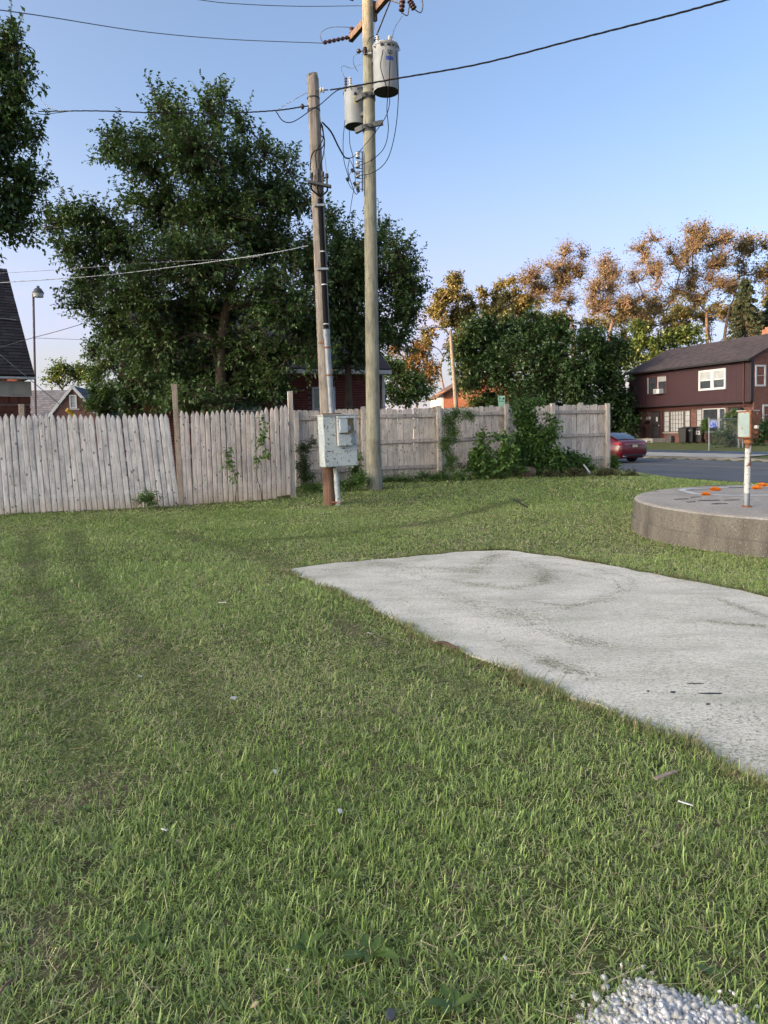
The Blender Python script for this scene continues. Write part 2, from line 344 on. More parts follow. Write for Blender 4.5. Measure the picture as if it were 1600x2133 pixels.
BRK = brickmat('dark_red_brick', (.115, .038, .03), (.15, .056, .042), (.085, .03, .027))
BRKM = brickmat('plum_red_brick', (.17, .045, .038), (.12, .034, .034), (.2, .058, .045))
MORT = plain('mortar', (.20, .16, .145), .95, (.14, .11, .1), 20)
BTX = bricktex('far_brick_front', 'x', (.15, .062, .046), (.105, .043, .036), (.18, .135, .12)); BTY = bricktex('far_brick_side', 'y', (.2, .075, .055), (.14, .055, .042), (.23, .17, .14))
BTO = bricktex('orange_brick', 'x', (.36, .13, .07), (.28, .10, .06), (.32, .22, .17)); BTD = bricktex('plum_brick_side', 'y', (.17, .045, .038), (.12, .034, .034), (.2, .16, .15))
SHK = shinglemat('black_shingle', (.022, .02, .024), (.034, .031, .036), (.046, .043, .05))
SHG = shinglemat('grey_shingle', (.15, .175, .215), (.125, .145, .18), (.185, .21, .25), row=.16); SHM = shinglemat('maroon_grey_shingle', (.12, .095, .095), (.10, .078, .08), (.145, .115, .115), row=.15)
SHR = shinglemat('worn_brown_shingle', (.12, .09, .085), (.1, .08, .075), (.15, .115, .1), row=.16)
BARK = wood('bark', (.10, .075, .055), (.05, .038, .03), knots=False, grain=(16, 16, 2.5), tintvar=.05)
BARKR = wood('reddish_bark', (.19, .135, .11), (.11, .078, .064), knots=False, grain=(8, 8, 1.5), tintvar=.05)
LF_MAIN = leafmat('mulberry_leaf', (.034, .07, .02), (.078, .135, .04), (.16, .23, .075), .25, .4)
LF_DARK = leafmat('dark_leaf', (.022, .048, .014), (.04, .075, .021), (.066, .11, .03), .2)
LF_MID = leafmat('mid_leaf', (.05, .085, .022), (.085, .13, .035), (.12, .16, .045), .3)
LF_LT = leafmat('light_leaf', (.06, .11, .028), (.10, .16, .04), (.15, .2, .06), .3)
LF_GOLD = leafmat('late_sun_leaf', (.11, .108, .038), (.185, .16, .06), (.28, .215, .095), .3, .6)
LF_SPR = leafmat('spruce_needle', (.02, .038, .018), (.035, .055, .025), None, .1, .7)
LF_VINE = leafmat('vine_leaf', (.06, .125, .028), (.11, .20, .045), (.17, .27, .075), .3)
ORANGE = leafmat('orange_petal', (.62, .16, .015), (.75, .25, .02), (.5, .1, .015), .2, .6)
STONE = plain('white_stone', (.66, .65, .635), .9, (.33, .32, .30), 38)
# ------------------------------------------------------------------ setting
def axis(a, b, fine0, fine1, step, coarse):
    v = list(np.arange(fine0, fine1, step)); d = step; x = fine0
    while x > a: d *= coarse; x -= d; v.insert(0, x)
    d = step; x = v[-1]
    while x < b: d *= coarse; x += d; v.append(x)
    return np.array(v)
gx, gy = axis(-900, 900, -16, 26, .35, 1.16), axis(-600, 1600, 0, 62, .35, 1.16)
GX, GY = np.meshgrid(gx, gy, indexing='ij'); GZ = gz(GX, GY)
nx, ny = len(gx), len(gy); idx = np.arange(nx*ny).reshape(nx, ny)
q = np.stack([idx[:-1, :-1], idx[1:, :-1], idx[1:, 1:], idx[:-1, 1:]], -1).reshape(-1, 4)
me = np_mesh('ground', np.stack([GX, GY, GZ], -1).reshape(-1, 3), q, mat=SOIL); me.shade_smooth()
tag(link('ground', me), 'brown and green soil of the mown lawn', kind='structure')
def strip(name, s0, s1, t0, t1, z, mat, parent=None, n=40, thick=0):
    t = np.linspace(t0, t1, n); P0 = RC+RP*s0; P1 = RC+RP*s1
    a = P0+np.outer(t, RD); b = P1+np.outer(t, RD); zz = z if callable(z) else (lambda x, y: np.full(len(x), z))
    v = np.concatenate([np.c_[a, zz(a[:, 0], a[:, 1])], np.c_[b, zz(b[:, 0], b[:, 1])]])
    i = np.arange(n-1); q = np.stack([i, i+1, n+i+1, n+i], -1)
    if thick:
        v = np.concatenate([v, v-np.array([0, 0, thick])]); k = 2*n
        q = np.concatenate([q, np.stack([i, i+1, k+i+1, k+i], -1), np.stack([n+i, n+i+1, k+n+i+1, k+n+i], -1)])
    return link(name, np_mesh(name, v, q, mat=mat), None, parent)
road = tag(strip('road', ROAD_N, ROAD_F, -120, 150, ROAD_Z, ASPH), 'grey asphalt street beyond the fence', kind='structure')
LINE = plain('worn_yellow_line', (.42, .30, .12), .8, (.22, .19, .13), 6, world=True)
strip('centre_line', -.06, .07, -120, 150, ROAD_Z+.005, LINE, road)
strip('edge_seam', -3.32, -3.27, -120, 150, ROAD_Z+.005, plain('tar_seam', (.14, .14, .15), .8), road)
kerb = tag(strip('kerb', ROAD_F, ROAD_F+.3, -120, 3.2, ROAD_Z+.13, WALK, thick=.3), 'pale concrete kerb on the far side of the street', kind='structure')
kerb.location = (0, 0, 0)
k2 = tag(strip('kerb', ROAD_F, ROAD_F+.3, -.2-150, -8.2, ROAD_Z+.02, WALK, thick=.2), 'far stretch of the concrete kerb', kind='structure'); bpy.data.objects.remove(k2)
side_z = lambda x, y: gz(x, y)+.03
tag(strip('sidewalk', 7.3, 8.9, -120, 150, side_z, WALK, n=300, thick=.1), 'pale concrete sidewalk in front of the maroon house', kind='structure')
tag(strip('driveway_apron', ROAD_F+.005, 7.3, -9, -1.2, lambda x, y: gz(x, y)+.035, WALK, n=20), 'pale concrete driveway apron beside the red car', kind='structure')
# the concrete slab in the lawn
def concrete_slab_mat():
    m, nt, b, N, L = nodes('slab_concrete'); b.inputs['Roughness'].default_value = .92; b.inputs['Specular IOR Level'].default_value = .2
    v = coords(N, L, world=True)
    big = noise(N, L, v, 1.1, 6, .6); col = ramp(N, L, big, [(.3, (.45, .425, .36)), (.55, (.60, .565, .485)), (.75, (.70, .66, .57))])
    fine = noise(N, L, v, 70, 4, .7); col = mixc(N, L, .75, col, ramp(N, L, fine, [(.34, (.45, .45, .45)), (.5, (1, 1, 1)), (.7, (1.12, 1.12, 1.12))]), 'MULTIPLY')
    vo = N('ShaderNodeTexVoronoi'); vo.inputs['Scale'].default_value = 95; L(v, vo.inputs['Vector'])
    col = mixc(N, L, ramp(N, L, vo.outputs['Distance'], [(.10, (.5, .5, .5)), (.22, (0, 0, 0))]), col, (.16, .155, .15))
    sv = N('ShaderNodeMapping'); sv.inputs['Rotation'].default_value = (0, 0, R(62)); sv.inputs['Scale'].default_value = (.9, 3.5, 1); L(v, sv.inputs['Vector'])
    st = noise(N, L, sv.outputs[0], 1.4, 8, .7); col = mixc(N, L, ramp(N, L, st, [(.48, (0, 0, 0)), (.7, (.6, .6, .6))]), col, (.30, .30, .23))
    sv2 = N('ShaderNodeMapping'); sv2.inputs['Rotation'].default_value = (0, 0, R(62)); sv2.inputs['Scale'].default_value = (12, 40, 1); L(v, sv2.inputs['Vector'])
    st2 = noise(N, L, sv2.outputs[0], 2.0, 6, .75); gate = noise(N, L, v, .8, 3); mg = N('ShaderNodeMath'); mg.operation = 'MULTIPLY'
    L(ramp(N, L, st2, [(.52, (0, 0, 0)), (.6, (1, 1, 1))]), mg.inputs[0]); L(ramp(N, L, gate, [(.42, (0, 0, 0)), (.62, (.85, .85, .85))]), mg.inputs[1]); col = mixc(N, L, mg.outputs[0], col, (.21, .22, .14))
    L(col, b.inputs['Base Color']); bump(N, L, b, fine, .5, .006); return m
SLABM = concrete_slab_mat()
slab_px = [(590, 1187), (700, 1173), (830, 1162), (960, 1150), (1060, 1147), (1200, 1166), (1330, 1190), (1480, 1218), (1600, 1243)]
SLAB = [onz(x, y, 0.02) for x, y in slab_px]
SLAB = [(p.x, p.y) for p in SLAB]+[(6.2, 1.4), (5.2, -1.0), (3.2, -.4)]
SLAB += [(p.x, p.y) for p in [onz(x, y, .02) for x, y in ((1600, 1628), (1430, 1545), (1240, 1470), (1010, 1375), (905, 1335), (760, 1258), (660, 1215))]]
def ragged(poly, step=.12, amp=.02):
    out = []; n = len(poly)
    for i in range(n):
        a, b = np.array(poly[i]), np.array(poly[(i+1) % n]); k = max(1, int(np.linalg.norm(b-a)/step)); nrm = np.array([b[1]-a[1], a[0]-b[0]])/max(1e-6, np.linalg.norm(b-a))
        for j in range(k): out.append(tuple(a+(b-a)*j/k+nrm*rng.normal(0, amp)))
    return out
SLAB_R = ragged(SLAB)
slab = MB().prism(SLAB_R, -.12, .024, 'z').build('concrete_slab', SLABM); tag(slab, 'pale worn concrete slab set in the lawn', kind='structure')
TAR = plain('black_tar', (.02, .02, .022), .5)
for (cx, cy, rx, ry) in ((1448, 1424, 20, 1.1), (1402, 1442, 6, 2.4), (1480, 1445, 30, 1.5), (1475, 1467, 5, 1.6), (1350, 1440, 3, 1.2)):
    pts = []
    for k in range(14):
        a = 2*math.pi*k/14; j = random.uniform(.6, 1.15); p = onz(cx+rx*math.cos(a)*j, cy+ry*math.sin(a)*j, .024); pts.append((p.x, p.y))
    MB().prism(pts, .0245, .027, 'z').build('tar_spot', TAR, slab)
def in_poly(x, y, poly):
    c = np.zeros(len(x), bool); n = len(poly)
    for i in range(n):
        x0, y0 = poly[i]; x1, y1 = poly[(i+1) % n]
        c ^= ((y0 > y) != (y1 > y)) & (x < (x1-x0)*(y-y0)/(y1-y0+1e-12)+x0)
    return c
PLC, PLR, PLH = (6.0, 9.3), 2.58, .43
FENCE_A = [(-9.6, 12.12), (-3.97, 13.8), (-1.9, 14.6), (-1.9, 16.95), (6.32, 20.05)]
GRAV = (.65, 1.585)
# ------------------------------------------------------------------ grass
def blades(P, head, lean, ln, wd, col, seg, bend):
    n = len(P); dx, dy = np.cos(head), np.sin(head); side = np.c_[-dy, dx, np.zeros(n)]
    tw = rng.normal(0, .5, n); side = side*np.cos(tw)[:, None]+np.c_[np.zeros((n, 2)), np.sin(tw)]*.6
    levels = seg+1; vs = []; cs = []; blunt = seg > 1
    for k in range(levels):
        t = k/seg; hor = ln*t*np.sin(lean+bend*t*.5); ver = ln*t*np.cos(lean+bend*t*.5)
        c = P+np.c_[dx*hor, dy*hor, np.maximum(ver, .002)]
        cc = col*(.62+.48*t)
        if k < seg or blunt:
            w = wd*((1-.2*t) if k < seg else .38)/2; vs += [c-side*w[:, None], c+side*w[:, None]]; cs += [cc, cc]
        else: vs.append(c); cs.append(cc)
    m = len(vs); V = np.stack(vs, 1).reshape(-1, 3); C = np.stack(cs, 1).reshape(-1, 3); b = np.arange(n)*m
    quads = [np.stack([b+2*k, b+2*k+1, b+2*k+3, b+2*k+2], -1) for k in range(seg if blunt else seg-1)]
    tris = np.zeros((0, 3), int) if blunt else np.stack([b+2*seg-2, b+2*seg-1, b+2*seg], -1)
    return V, (np.concatenate(quads) if quads else np.zeros((0, 4), int)), tris, C
def fence_y(x): return np.interp(x, [-9.6, -3.97, -1.9, -1.89, 6.32, 6.33], [12.12, 13.8, 14.6, 16.95, 20.05, 60])
def dry_field(x, y): return np.clip(1.5*(.55*vnoise(x, y, .55, 3)+.3*vnoise(x, y, 1.9, 4)+.15*vnoise(x, y, 5, 5))-.35, 0, 1)
tracks = [[(150, 1110), (180, 1190), (260, 1290), (400, 1420), (440, 1510)], [(60, 1110), (70, 1210), (140, 1330), (230, 1430)], [(350, 1110), (520, 1150), (600, 1180)], [(0, 1330), (160, 1480), (180, 1600)], [(480, 1130), (660, 1120), (900, 1090), (1080, 1050)], [(700, 1290), (900, 1400), (1140, 1520)]]
tracks = [[(onz(x, y, 0).x, onz(x, y, 0).y) for x, y in t] for t in tracks]
def track_field(x, y):
    f = np.zeros(len(x))
    for t in tracks:
        for (x0, y0), (x1, y1) in zip(t[:-1], t[1:]):
            d = np.array([x1-x0, y1-y0]); l2 = d@d; u = np.clip(((x-x0)*d[0]+(y-y0)*d[1])/l2, 0, 1)
            f = np.maximum(f, (.5+.5*vnoise(x, y, 2.5, 77))*np.exp(-(((x-x0-u*d[0])**2+(y-y0-u*d[1])**2)/.02)))
    return f
def grass_zone(y0, y1, dens, seg, wmin, hmul=1.0, seed=1):
    g = np.random.default_rng(seed); hw = .60*y1+.5
    n = int(dens*(y1-y0)*2*hw); x = g.uniform(-hw, hw, n); y = g.uniform(y0, y1, n)
    k = (np.abs(x) < .60*y+.4) & (y < fence_y(x)-.03) & (road_s(x, y) < ROAD_N-.02+.12*(vnoise(x, y, 2, 8)-.5))
    k &= ~in_poly(x, y, SLAB_R) & ((x-PLC[0])**2+(y-PLC[1])**2 > (PLR+.03)**2)
    k &= ((x-GRAV[0])**2/.185**2+(y-GRAV[1])**2/.155**2 > g.uniform(.5, 1.1, n))
    clump = vnoise(x, y, 9, seed+11)*.6+vnoise(x, y, 26, seed+12)*.4
    k &= g.random(n) < np.clip(.25+1.25*clump, .15, 1)
    x, y = x[k], y[k]; n = len(x); clump = clump[k]
    z = gz(x, y); P = np.c_[x, y, z]
    dry = dry_field(x, y); trk = track_field(x, y)
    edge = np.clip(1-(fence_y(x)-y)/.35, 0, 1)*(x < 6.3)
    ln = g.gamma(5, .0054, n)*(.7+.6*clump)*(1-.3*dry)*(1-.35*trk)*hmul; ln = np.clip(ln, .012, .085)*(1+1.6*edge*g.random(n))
    base = vnoise(x, y, 1.1, 21)
    wv = g.random(n)
    c1, c2, c3 = np.array([.135, .235, .045]), np.array([.265, .37, .10]), np.array([.46, .54, .235])
    mixv = np.clip(.25*base+.45*wv+.3*g.random(n), 0, 1)[:, None]
    col = np.where(mixv < .5, c1+(c2-c1)*mixv*2, c2+(c3-c2)*(mixv*2-1))
    straw = g.random(n) < (.13+.34*dry**1.3)
    scol = np.array([.60, .53, .33])+g.normal(0, .035, (n, 1))*np.array([1, 1, .8])
    col = np.where(straw[:, None], scol, col)
    br = g.random(n) < .025; col = np.where(br[:, None], np.array([.13, .095, .06]), col)
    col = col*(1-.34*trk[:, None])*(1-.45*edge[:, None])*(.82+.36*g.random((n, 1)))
    head = 2*math.pi*(vnoise(x, y, 3.3, 31)*1.2)+g.normal(0, 2.3, n); lean = np.abs(g.normal(.58, .5, n))+.35*straw+.4*trk
    lean = np.clip(lean, 0, 1.45); ln = np.where(straw, ln*.9, ln)
    wd = np.maximum(np.where(straw, g.uniform(.001, .0026, n), g.uniform(.0024, .0058, n)), wmin*y)
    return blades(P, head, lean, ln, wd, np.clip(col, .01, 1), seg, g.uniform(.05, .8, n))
Vs, Qs, Ts, Cs = [], [], [], []; off = 0
for zone in ((1.15, 2.6, 21000, 2, .0006, 1.0, 1), (2.6, 4.6, 14000, 2, .0008, 1.0, 2), (4.6, 8, 8500, 2, .0010, 1.0, 3), (8, 13, 4200, 1, .0014, 1.05, 4), (13, 24, 1500, 1, .0018, 1.15, 5)):
    V, Q, T, C = grass_zone(*zone); Vs.append(V); Cs.append(C); Ts.append(T+off); Qs.append(Q+off); off += len(V)
def edge_blades():
    g = np.random.default_rng(44); pts = np.array(SLAB_R); nxt = np.roll(pts, -1, 0); L = np.linalg.norm(nxt-pts, axis=1)
    keep = (pts[:, 1] > 1.3) & (np.abs(pts[:, 0]) < .62*pts[:, 1]+.4); n = 26000
    pr = L*keep*np.where(pts[:, 1] < 5, 2.2, 1.0); i = g.choice(len(pts), n, p=pr/pr.sum()); t = g.random((n, 1)); P = pts[i]*(1-t)+nxt[i]*t
    nr = np.c_[(nxt-pts)[i][:, 1], -(nxt-pts)[i][:, 0]]; nr /= np.linalg.norm(nr, axis=1)[:, None]
    amp = vnoise(P[:, 0], P[:, 1], 3.1, 91); out = g.gamma(2, .012, n)
    for sgn in (1,):
        Q = P+nr*out[:, None]
        ins = in_poly(Q[:, 0], Q[:, 1], SLAB_R); Q = np.where(ins[:, None], P-nr*out[:, None], Q); toward = np.where(ins, 1, -1)
    head = np.arctan2(nr[:, 1]*toward, nr[:, 0]*toward)+g.normal(0, .8, n)
    k = g.random(n) < .25+.9*amp; Q, head, amp = Q[k], head[k], amp[k]; n = len(Q)
    z = np.maximum(gz(Q[:, 0], Q[:, 1]), 0); ln = g.gamma(5, .0075, n)*(.6+.9*amp)
    col = np.array([.16, .20, .07])*(.6+.7*g.random((n, 1))); dry = g.random((n, 1)) < .24; col = np.where(dry, np.array([.36, .29, .17])*(.6+.6*g.random((n, 1))), col)
    return blades(np.c_[Q, z+.004], head, np.clip(np.abs(g.normal(.85, .35, n)), 0, 1.4), ln, np.maximum(g.uniform(.002, .005, n), .001*Q[:, 1]), col, 2, g.uniform(.1, .7, n))
def loose_straw():
    g = np.random.default_rng(61); n = 30000; y = 1.2+8*g.random(n)**1.4; x = g.uniform(-1, 1, n)*(.6*y+.3)
    k = ~in_poly(x, y, SLAB_R) & ((x-PLC[0])**2+(y-PLC[1])**2 > (PLR+.03)**2) & (g.random(n) < .25+1.1*dry_field(x, y)); x, y = x[k], y[k]; n = len(x)
    col = np.array([.50, .43, .27])*(.5+.75*g.random((n, 1))); col = np.where(g.random((n, 1)) < .3, np.array([.25, .27, .14])*(.6+.8*g.random((n, 1))), col)
    return blades(np.c_[x, y, gz(x, y)+g.uniform(.008, .034, n)], g.uniform(0, 6.28, n), g.uniform(1.15, 1.5, n), g.gamma(4, .014, n), np.maximum(g.uniform(.001, .0026, n), .0006*y), col, 2, g.uniform(-.25, .25, n))
V, Q, T, C = loose_straw(); Vs.append(V); Cs.append(C); Ts.append(T+off); Qs.append(Q+off); off += len(V)
V, Q, T, C = edge_blades(); Vs.append(V); Cs.append(C); Ts.append(T+off); Qs.append(Q+off); off += len(V)
print('grass tris', sum(len(t) for t in Ts)+2*sum(len(q) for q in Qs))
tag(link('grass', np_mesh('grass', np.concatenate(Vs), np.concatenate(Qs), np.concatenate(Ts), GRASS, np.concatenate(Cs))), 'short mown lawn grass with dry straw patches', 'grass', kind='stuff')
# cut grass lying on the slab in wheel marks
def clippings():
    g = np.random.default_rng(5); X = []
    lines = [([(1050, 1152), (1012, 1166), (985, 1195)], .05, 900), ([(760, 1165), (860, 1195), (960, 1215), (1060, 1226), (1125, 1216), (1137, 1200)], .035, 900),
             ([(1100, 1165), (1240, 1185), (1315, 1205), (1322, 1225), (1270, 1250), (1180, 1262), (1110, 1255)], .018, 450), ([(1080, 1180), (1200, 1195), (1290, 1212), (1290, 1232), (1240, 1252), (1170, 1268)], .018, 350),
             ([(780, 1190), (900, 1230), (1050, 1270), (1130, 1290)], .05, 700), ([(930, 1245), (1060, 1290), (1190, 1330), (1250, 1345)], .05, 700), ([(1000, 1310), (1120, 1370), (1180, 1400)], .03, 260),
             ([(1130, 1370), (1240, 1412)], .03, 200), ([(820, 1180), (1000, 1190)], .05, 500), ([(1490, 1245), (1540, 1265), (1600, 1285)], .02, 200), ([(1480, 1295), (1600, 1305)], .02, 160), ([(700, 1195), (850, 1262), (960, 1330)], .04, 350),
             ([(1060, 1160), (1140, 1190), (1128, 1212)], .05, 600), ([(1050, 1420), (1200, 1480), (1420, 1500)], .12, 250), ([(640, 1195), (760, 1180), (900, 1165)], .05, 500),
             ([(1480, 1460), (1600, 1500)], .08, 140), ([(1300, 1505), (1500, 1560), (1600, 1580)], .08, 260)]
    for px, sd, n in lines:
        n = int(n*1.7)
        pts = np.array([(onz(a, b, .025).x, onz(a, b, .025).y) for a, b in px]); seg = g.integers(0, len(pts)-1, n); t = g.random((n, 1))
        X.append(pts[seg]*(1-t)+pts[seg+1]*t+g.normal(0, sd*1.5, (n, 2)))
    X.append(np.c_[g.uniform(-1, 3.4, 900), g.uniform(2.4, 8.3, 900)])
    X = np.concatenate(X); k = in_poly(X[:, 0], X[:, 1], SLAB_R); X = X[k]; n = len(X)
    col = np.array([.25, .28, .14])*(.6+.6*g.random((n, 1))); col = np.where(g.random((n, 1)) < .2, np.array([.2, .17, .1]), col)
    V, Q, T, C = blades(np.c_[X, np.full(n, .0245)], g.uniform(0, 6.28, n), np.full(n, 1.47), g.uniform(.008, .028, n), g.uniform(.0025, .005, n), col, 1, np.zeros(n))
    tag(link('grass_clippings', np_mesh('grass_clippings', V, None, T, GRASS, C)), 'dark cut grass lying in wheel marks on the concrete slab', 'grass clippings', kind='stuff')
clippings()

# ------------------------------------------------------------------ fences
def picket_mesh(name, w, h, mat, pointed=True):
    xs = [(-.5, 0), (-.48, -.75), (-.36, -1), (0, -1.06), (.36, -1), (.48, -.75), (.5, 0)]; t = .019
    lv = [(0, 1), (h-.10, 1), (h-.05, .72), (h-.015, .36), (h, .14)]
    v = []; f = []; n = len(xs)
    for z, s in lv: v += [(x*w*s, y*t*(1 if s > .8 else .8), z) for x, y in xs]
    for i in range(len(lv)-1):
        for k in range(n): k2 = (k+1) % n; f.append((i*n+k, i*n+k2, (i+1)*n+k2, (i+1)*n+k))
    f.append(tuple(range((len(lv)-1)*n, len(lv)*n)))
    return MB().add(v, f).mesh(name, mat)
def line_pts(a, b, step):
    a, b = Vector(a), Vector(b); L = (b-a).length; n = int(L/step); return [a.lerp(b, (i+.5)/n) for i in range(n)], math.atan2(b.y-a.y, b.x-a.x)
# leaning stockade panel on the left
FA, FB, FC = Vector((-9.6, 12.12)), Vector((-3.99, 13.8)), Vector((-1.93, 14.6))
pm1 = [picket_mesh('picket', .0925, 1.80+.012*i, PICK) for i in range(3)]
pm2 = [picket_mesh('picket', .091, 1.83+.012*i, PICK2) for i in range(3)]
fen1 = empty('stockade_fence', (FA.x, FA.y, 0), 0, 'grey weathered pointed-picket fence panel sagging and leaning left', 'fence')
pts, a1 = line_pts(FA, FB, .0985)
nrm = Vector((math.sin(a1), -math.cos(a1)))      # towards the viewer
n1 = len(pts)
for i, p in enumerate(pts):
    u = i/(n1-1); tilt = -(.02+.062*max(0, (u-.45)/.55)) + random.uniform(-.006, .006)
    if u < .45: tilt = .0-.02*u/.45
    o = link('picket', random.choice(pm1), None, fen1)
    jig = random.uniform(-.006, .006)
    o.location = (p.x-fen1.location.x+nrm.x*jig, p.y-fen1.location.y+nrm.y*jig, float(gz(p.x, p.y))+.0+.03*math.sin(u*3.1)+random.uniform(-.018, .012)-.02)
    o.rotation_euler = (random.uniform(-.008, .008)+.004, tilt, a1+random.uniform(-.03, .03))
for hz in (.32, .95, 1.5):
    m = MB(); off = Vector((-nrm.x, -nrm.y, 0))*.06
    sh = -.06*hz
    a = Vector((0, 0, hz+.02)); b = Vector((FB.x-FA.x-.13*hz*.9, FB.y-FA.y-.04*hz, hz+.07)); m.bar(a+off, b+off, .04, .075)
    m.build('rail', RAIL, fen1)
def post(parent, px, py_top, Y, w, mat, base_z=None, px_b=None, py_b=None):
    t = at(px, py_top, Y); b = at(px_b, py_b, Y) if px_b else Vector((t.x, t.y, 0)); b.z = float(gz(b.x, b.y))-.1
    m = MB(); pl = parent.location; ang = a1; ux, uy = Vector((math.cos(ang), math.sin(ang), 0)), Vector((-math.sin(ang), math.cos(ang), 0))
    c = (t+b)/2-pl; m.obox(c, ux*w/2, uy*w/2, (t-b)/2); return m.build('post', mat, parent, bevel=.006)
post(fen1, 45, 842, 13.35, .098, POSTW)
fen2 = empty('stockade_fence', (FB.x, FB.y, 0), 0, 'pinkish grey upright pointed-picket fence panel with vine strands, left of the service pole', 'fence')
pts, a2 = line_pts(FB+Vector((.05, .02)), FC, .0975); n2 = len(pts)
for i, p in enumerate(pts):
    u = i/(n2-1); step = .10 if i >= n2-3 else (.05 if i >= n2-5 else 0)
    o = link('picket', random.choice(pm2), None, fen2)
    o.location = (p.x-FB.x, p.y-FB.y+random.uniform(-.005, .005), float(gz(p.x, p.y))+step*.9-.02+random.uniform(-.01, .012)); o.rotation_euler = (random.uniform(-.008, .008), random.uniform(-.007, .007)-.004, a2+random.uniform(-.03, .03))
for hz in (.35, .95, 1.55):
    d = FC-FB; MB().bar((-.03, .05, hz+.08), (d.x, d.y+.05, hz+.1), .04, .08).build('rail', RAIL, fen2)
post(fen2, 363, 800, 13.83, .1, POSTW, px_b=378, py_b=1052)
post(fen2, 604, 815, 14.70, .1, BOARD, px_b=611, py_b=1034)
# board fence: rails and posts on this side
BA, BB = Vector((-2.2, 16.92)), Vector((6.28, 20.0)); a3 = math.atan2(BB.y-BA.y, BB.x-BA.x); n3 = Vector((math.sin(a3), -math.cos(a3), 0)); d3 = Vector((math.cos(a3), math.sin(a3), 0))
fen3 = empty('board_fence', (BA.x, BA.y, 0), 0, 'weathered dog-ear board fence with three rails and square posts behind both poles', 'fence')
def dogear(w, h):
    m = MB(); c = .028; m.prism([(-w/2, 0), (w/2, 0), (w/2, h-c*1.2), (w/2-c*.6, h-c*.3), (w/2-c*1.3, h), (-w/2+c*1.3, h), (-w/2+c*.6, h-c*.3), (-w/2, h-c*1.2)], -.008, .008); return m.mesh('board', BOARD)
bms = [dogear(.136, 1.76+.012*i) for i in range(3)]
LB = (BB-BA).length; nb = int(LB/.1415)
def bpos(u, dep): p = Vector((BA.x, BA.y, 0))+d3*u+n3*dep; return p
for i in range(nb):
    u = (i+.5)*LB/nb; p = bpos(u, random.uniform(-.003, .003)); o = link('board', random.choice(bms), None, fen3)
    o.location = (p.x-BA.x, p.y-BA.y, float(gz(p.x, p.y))+.035+random.uniform(-.012, .012)); o.rotation_euler = (random.uniform(-.006, .006), random.uniform(-.008, .008), a3+random.uniform(-.02, .02))
post_px = [616, 756, 912, 1053, 1148, 1262]; post_u = []
for px in post_px:
    d = ray(px, 900); nn = Vector((-math.sin(a3), math.cos(a3))); tt = nn.dot(BA)/nn.dot(Vector((d.x, d.y))); post_u.append((Vector((d.x, d.y))*tt-BA).dot(Vector((d3.x, d3.y))))
for i, u in enumerate(post_u):
    p = bpos(u, .075); z = float(gz(p.x, p.y)); m = MB(); hgt = 1.86 if i else 1.8
    m.obox((p.x-BA.x, p.y-BA.y, z+hgt/2-.05), d3*.056, n3*.05, Vector((0, 0, hgt/2+.05))); m.build('post', BOARD, fen3, bevel=.006)
p = bpos(post_u[4]+1.02, -.09); MB().obox((p.x-BA.x, p.y-BA.y, .25+.93), d3*.05, n3*.05, Vector((0, 0, .94))).build('post', BOARD, fen3)
for i in range(5):
    u0, u1 = post_u[i]+.05, post_u[i+1]-.05
    for hz in (.33, .98, 1.62):
        p, q = bpos(u0, .032), bpos(u1, .032); r0, r1 = random.uniform(-.012, .012), random.uniform(-.012, .012)
        MB().bar((p.x-BA.x, p.y-BA.y, float(gz(p.x, p.y))+hz+r0), (q.x-BA.x, q.y-BA.y, float(gz(q.x, q.y))+hz+r1), .042, .092).build('rail', RAIL, fen3, bevel=.004)
# ------------------------------------------------------------------ tall utility pole
PB, PT = at(779, 1016, 15.9), at(766, 0, 15.9); PB.z = float(gz(PB.x, PB.y)); up = (PT-PB).normalized(); PT2 = PB+up*12.3
pole = empty('utility_pole', PB, 0, 'tall smooth green-tinted timber pole carrying two grey transformers', 'utility pole')
def on_pole(z): return PB+up*((z-PB.z)/up.z)
def prad(z): return .175-.0040*(z-PB.z)-.012*min(1, max(0, (z-.6)/.8))
zs = [PB.z-.3, .35, .6, 1.0, 2, 4, 6, 8, 10, 11, PT2.z]
MB().tube([on_pole(z)-PB for z in zs], [prad(max(z, .2))+(.02 if z < .4 else 0) for z in zs], 28).build('shaft', POLE_G, pole, smooth=True)
arm_c = on_pole(10.62); ad = Vector((.47, -.883, 0)); sd = Vector((.883, .47, 0))
ac = arm_c+sd*.19
m = MB().obox(ac-PB-ad*.0, ad*1.28, sd*.055, Vector((0, 0, .075))); m.build('crossarm', ARMW, pole, bevel=.006)
ac2 = on_pole(11.5)+sd*.18
MB().obox(ac2-PB, ad*1.2, sd*.05, Vector((0, 0, .06))).build('crossarm', ARMW, pole, bevel=.006)
for sgn in (-1, 1): MB().bar(ac+ad*.62*sgn+sd*.06-PB-Vector((0, 0, .05)), on_pole(9.95)+sd*.15-PB, .03, .01).build('brace', STEEL, pole)
MB().obox(on_pole(10.58)+sd*.14-PB, ad*.04, sd*.07, Vector((0, 0, .2))).build('arm_bracket', ARMW, pole)
def insulator(parent, p, axis, L, r, mat, n=4, name='insulator'):
    axis = Vector(axis).normalized(); pts = []; rs = []
    for i in range(n):
        for t, rr in ((0, .45), (.25, 1), (.55, 1), (.8, .45)): pts.append(Vector(p)+axis*L*(i+t)/n); rs.append(r*rr)
    return MB().tube(pts, rs, 10).build(name, mat, parent, smooth=True)
e1 = ac-ad*1.2-PB
insulator(pole, e1+Vector((0, 0, .08)), (0, 0, 1), .17, .055, PORCB, 2)
sp = at(676, 90, 16.3)-PB; insulator(pole, e1-Vector((.08, 0, 0)), sp-e1, (sp-e1).length-.06, .045, PORCB, 6, 'strain_insulator')
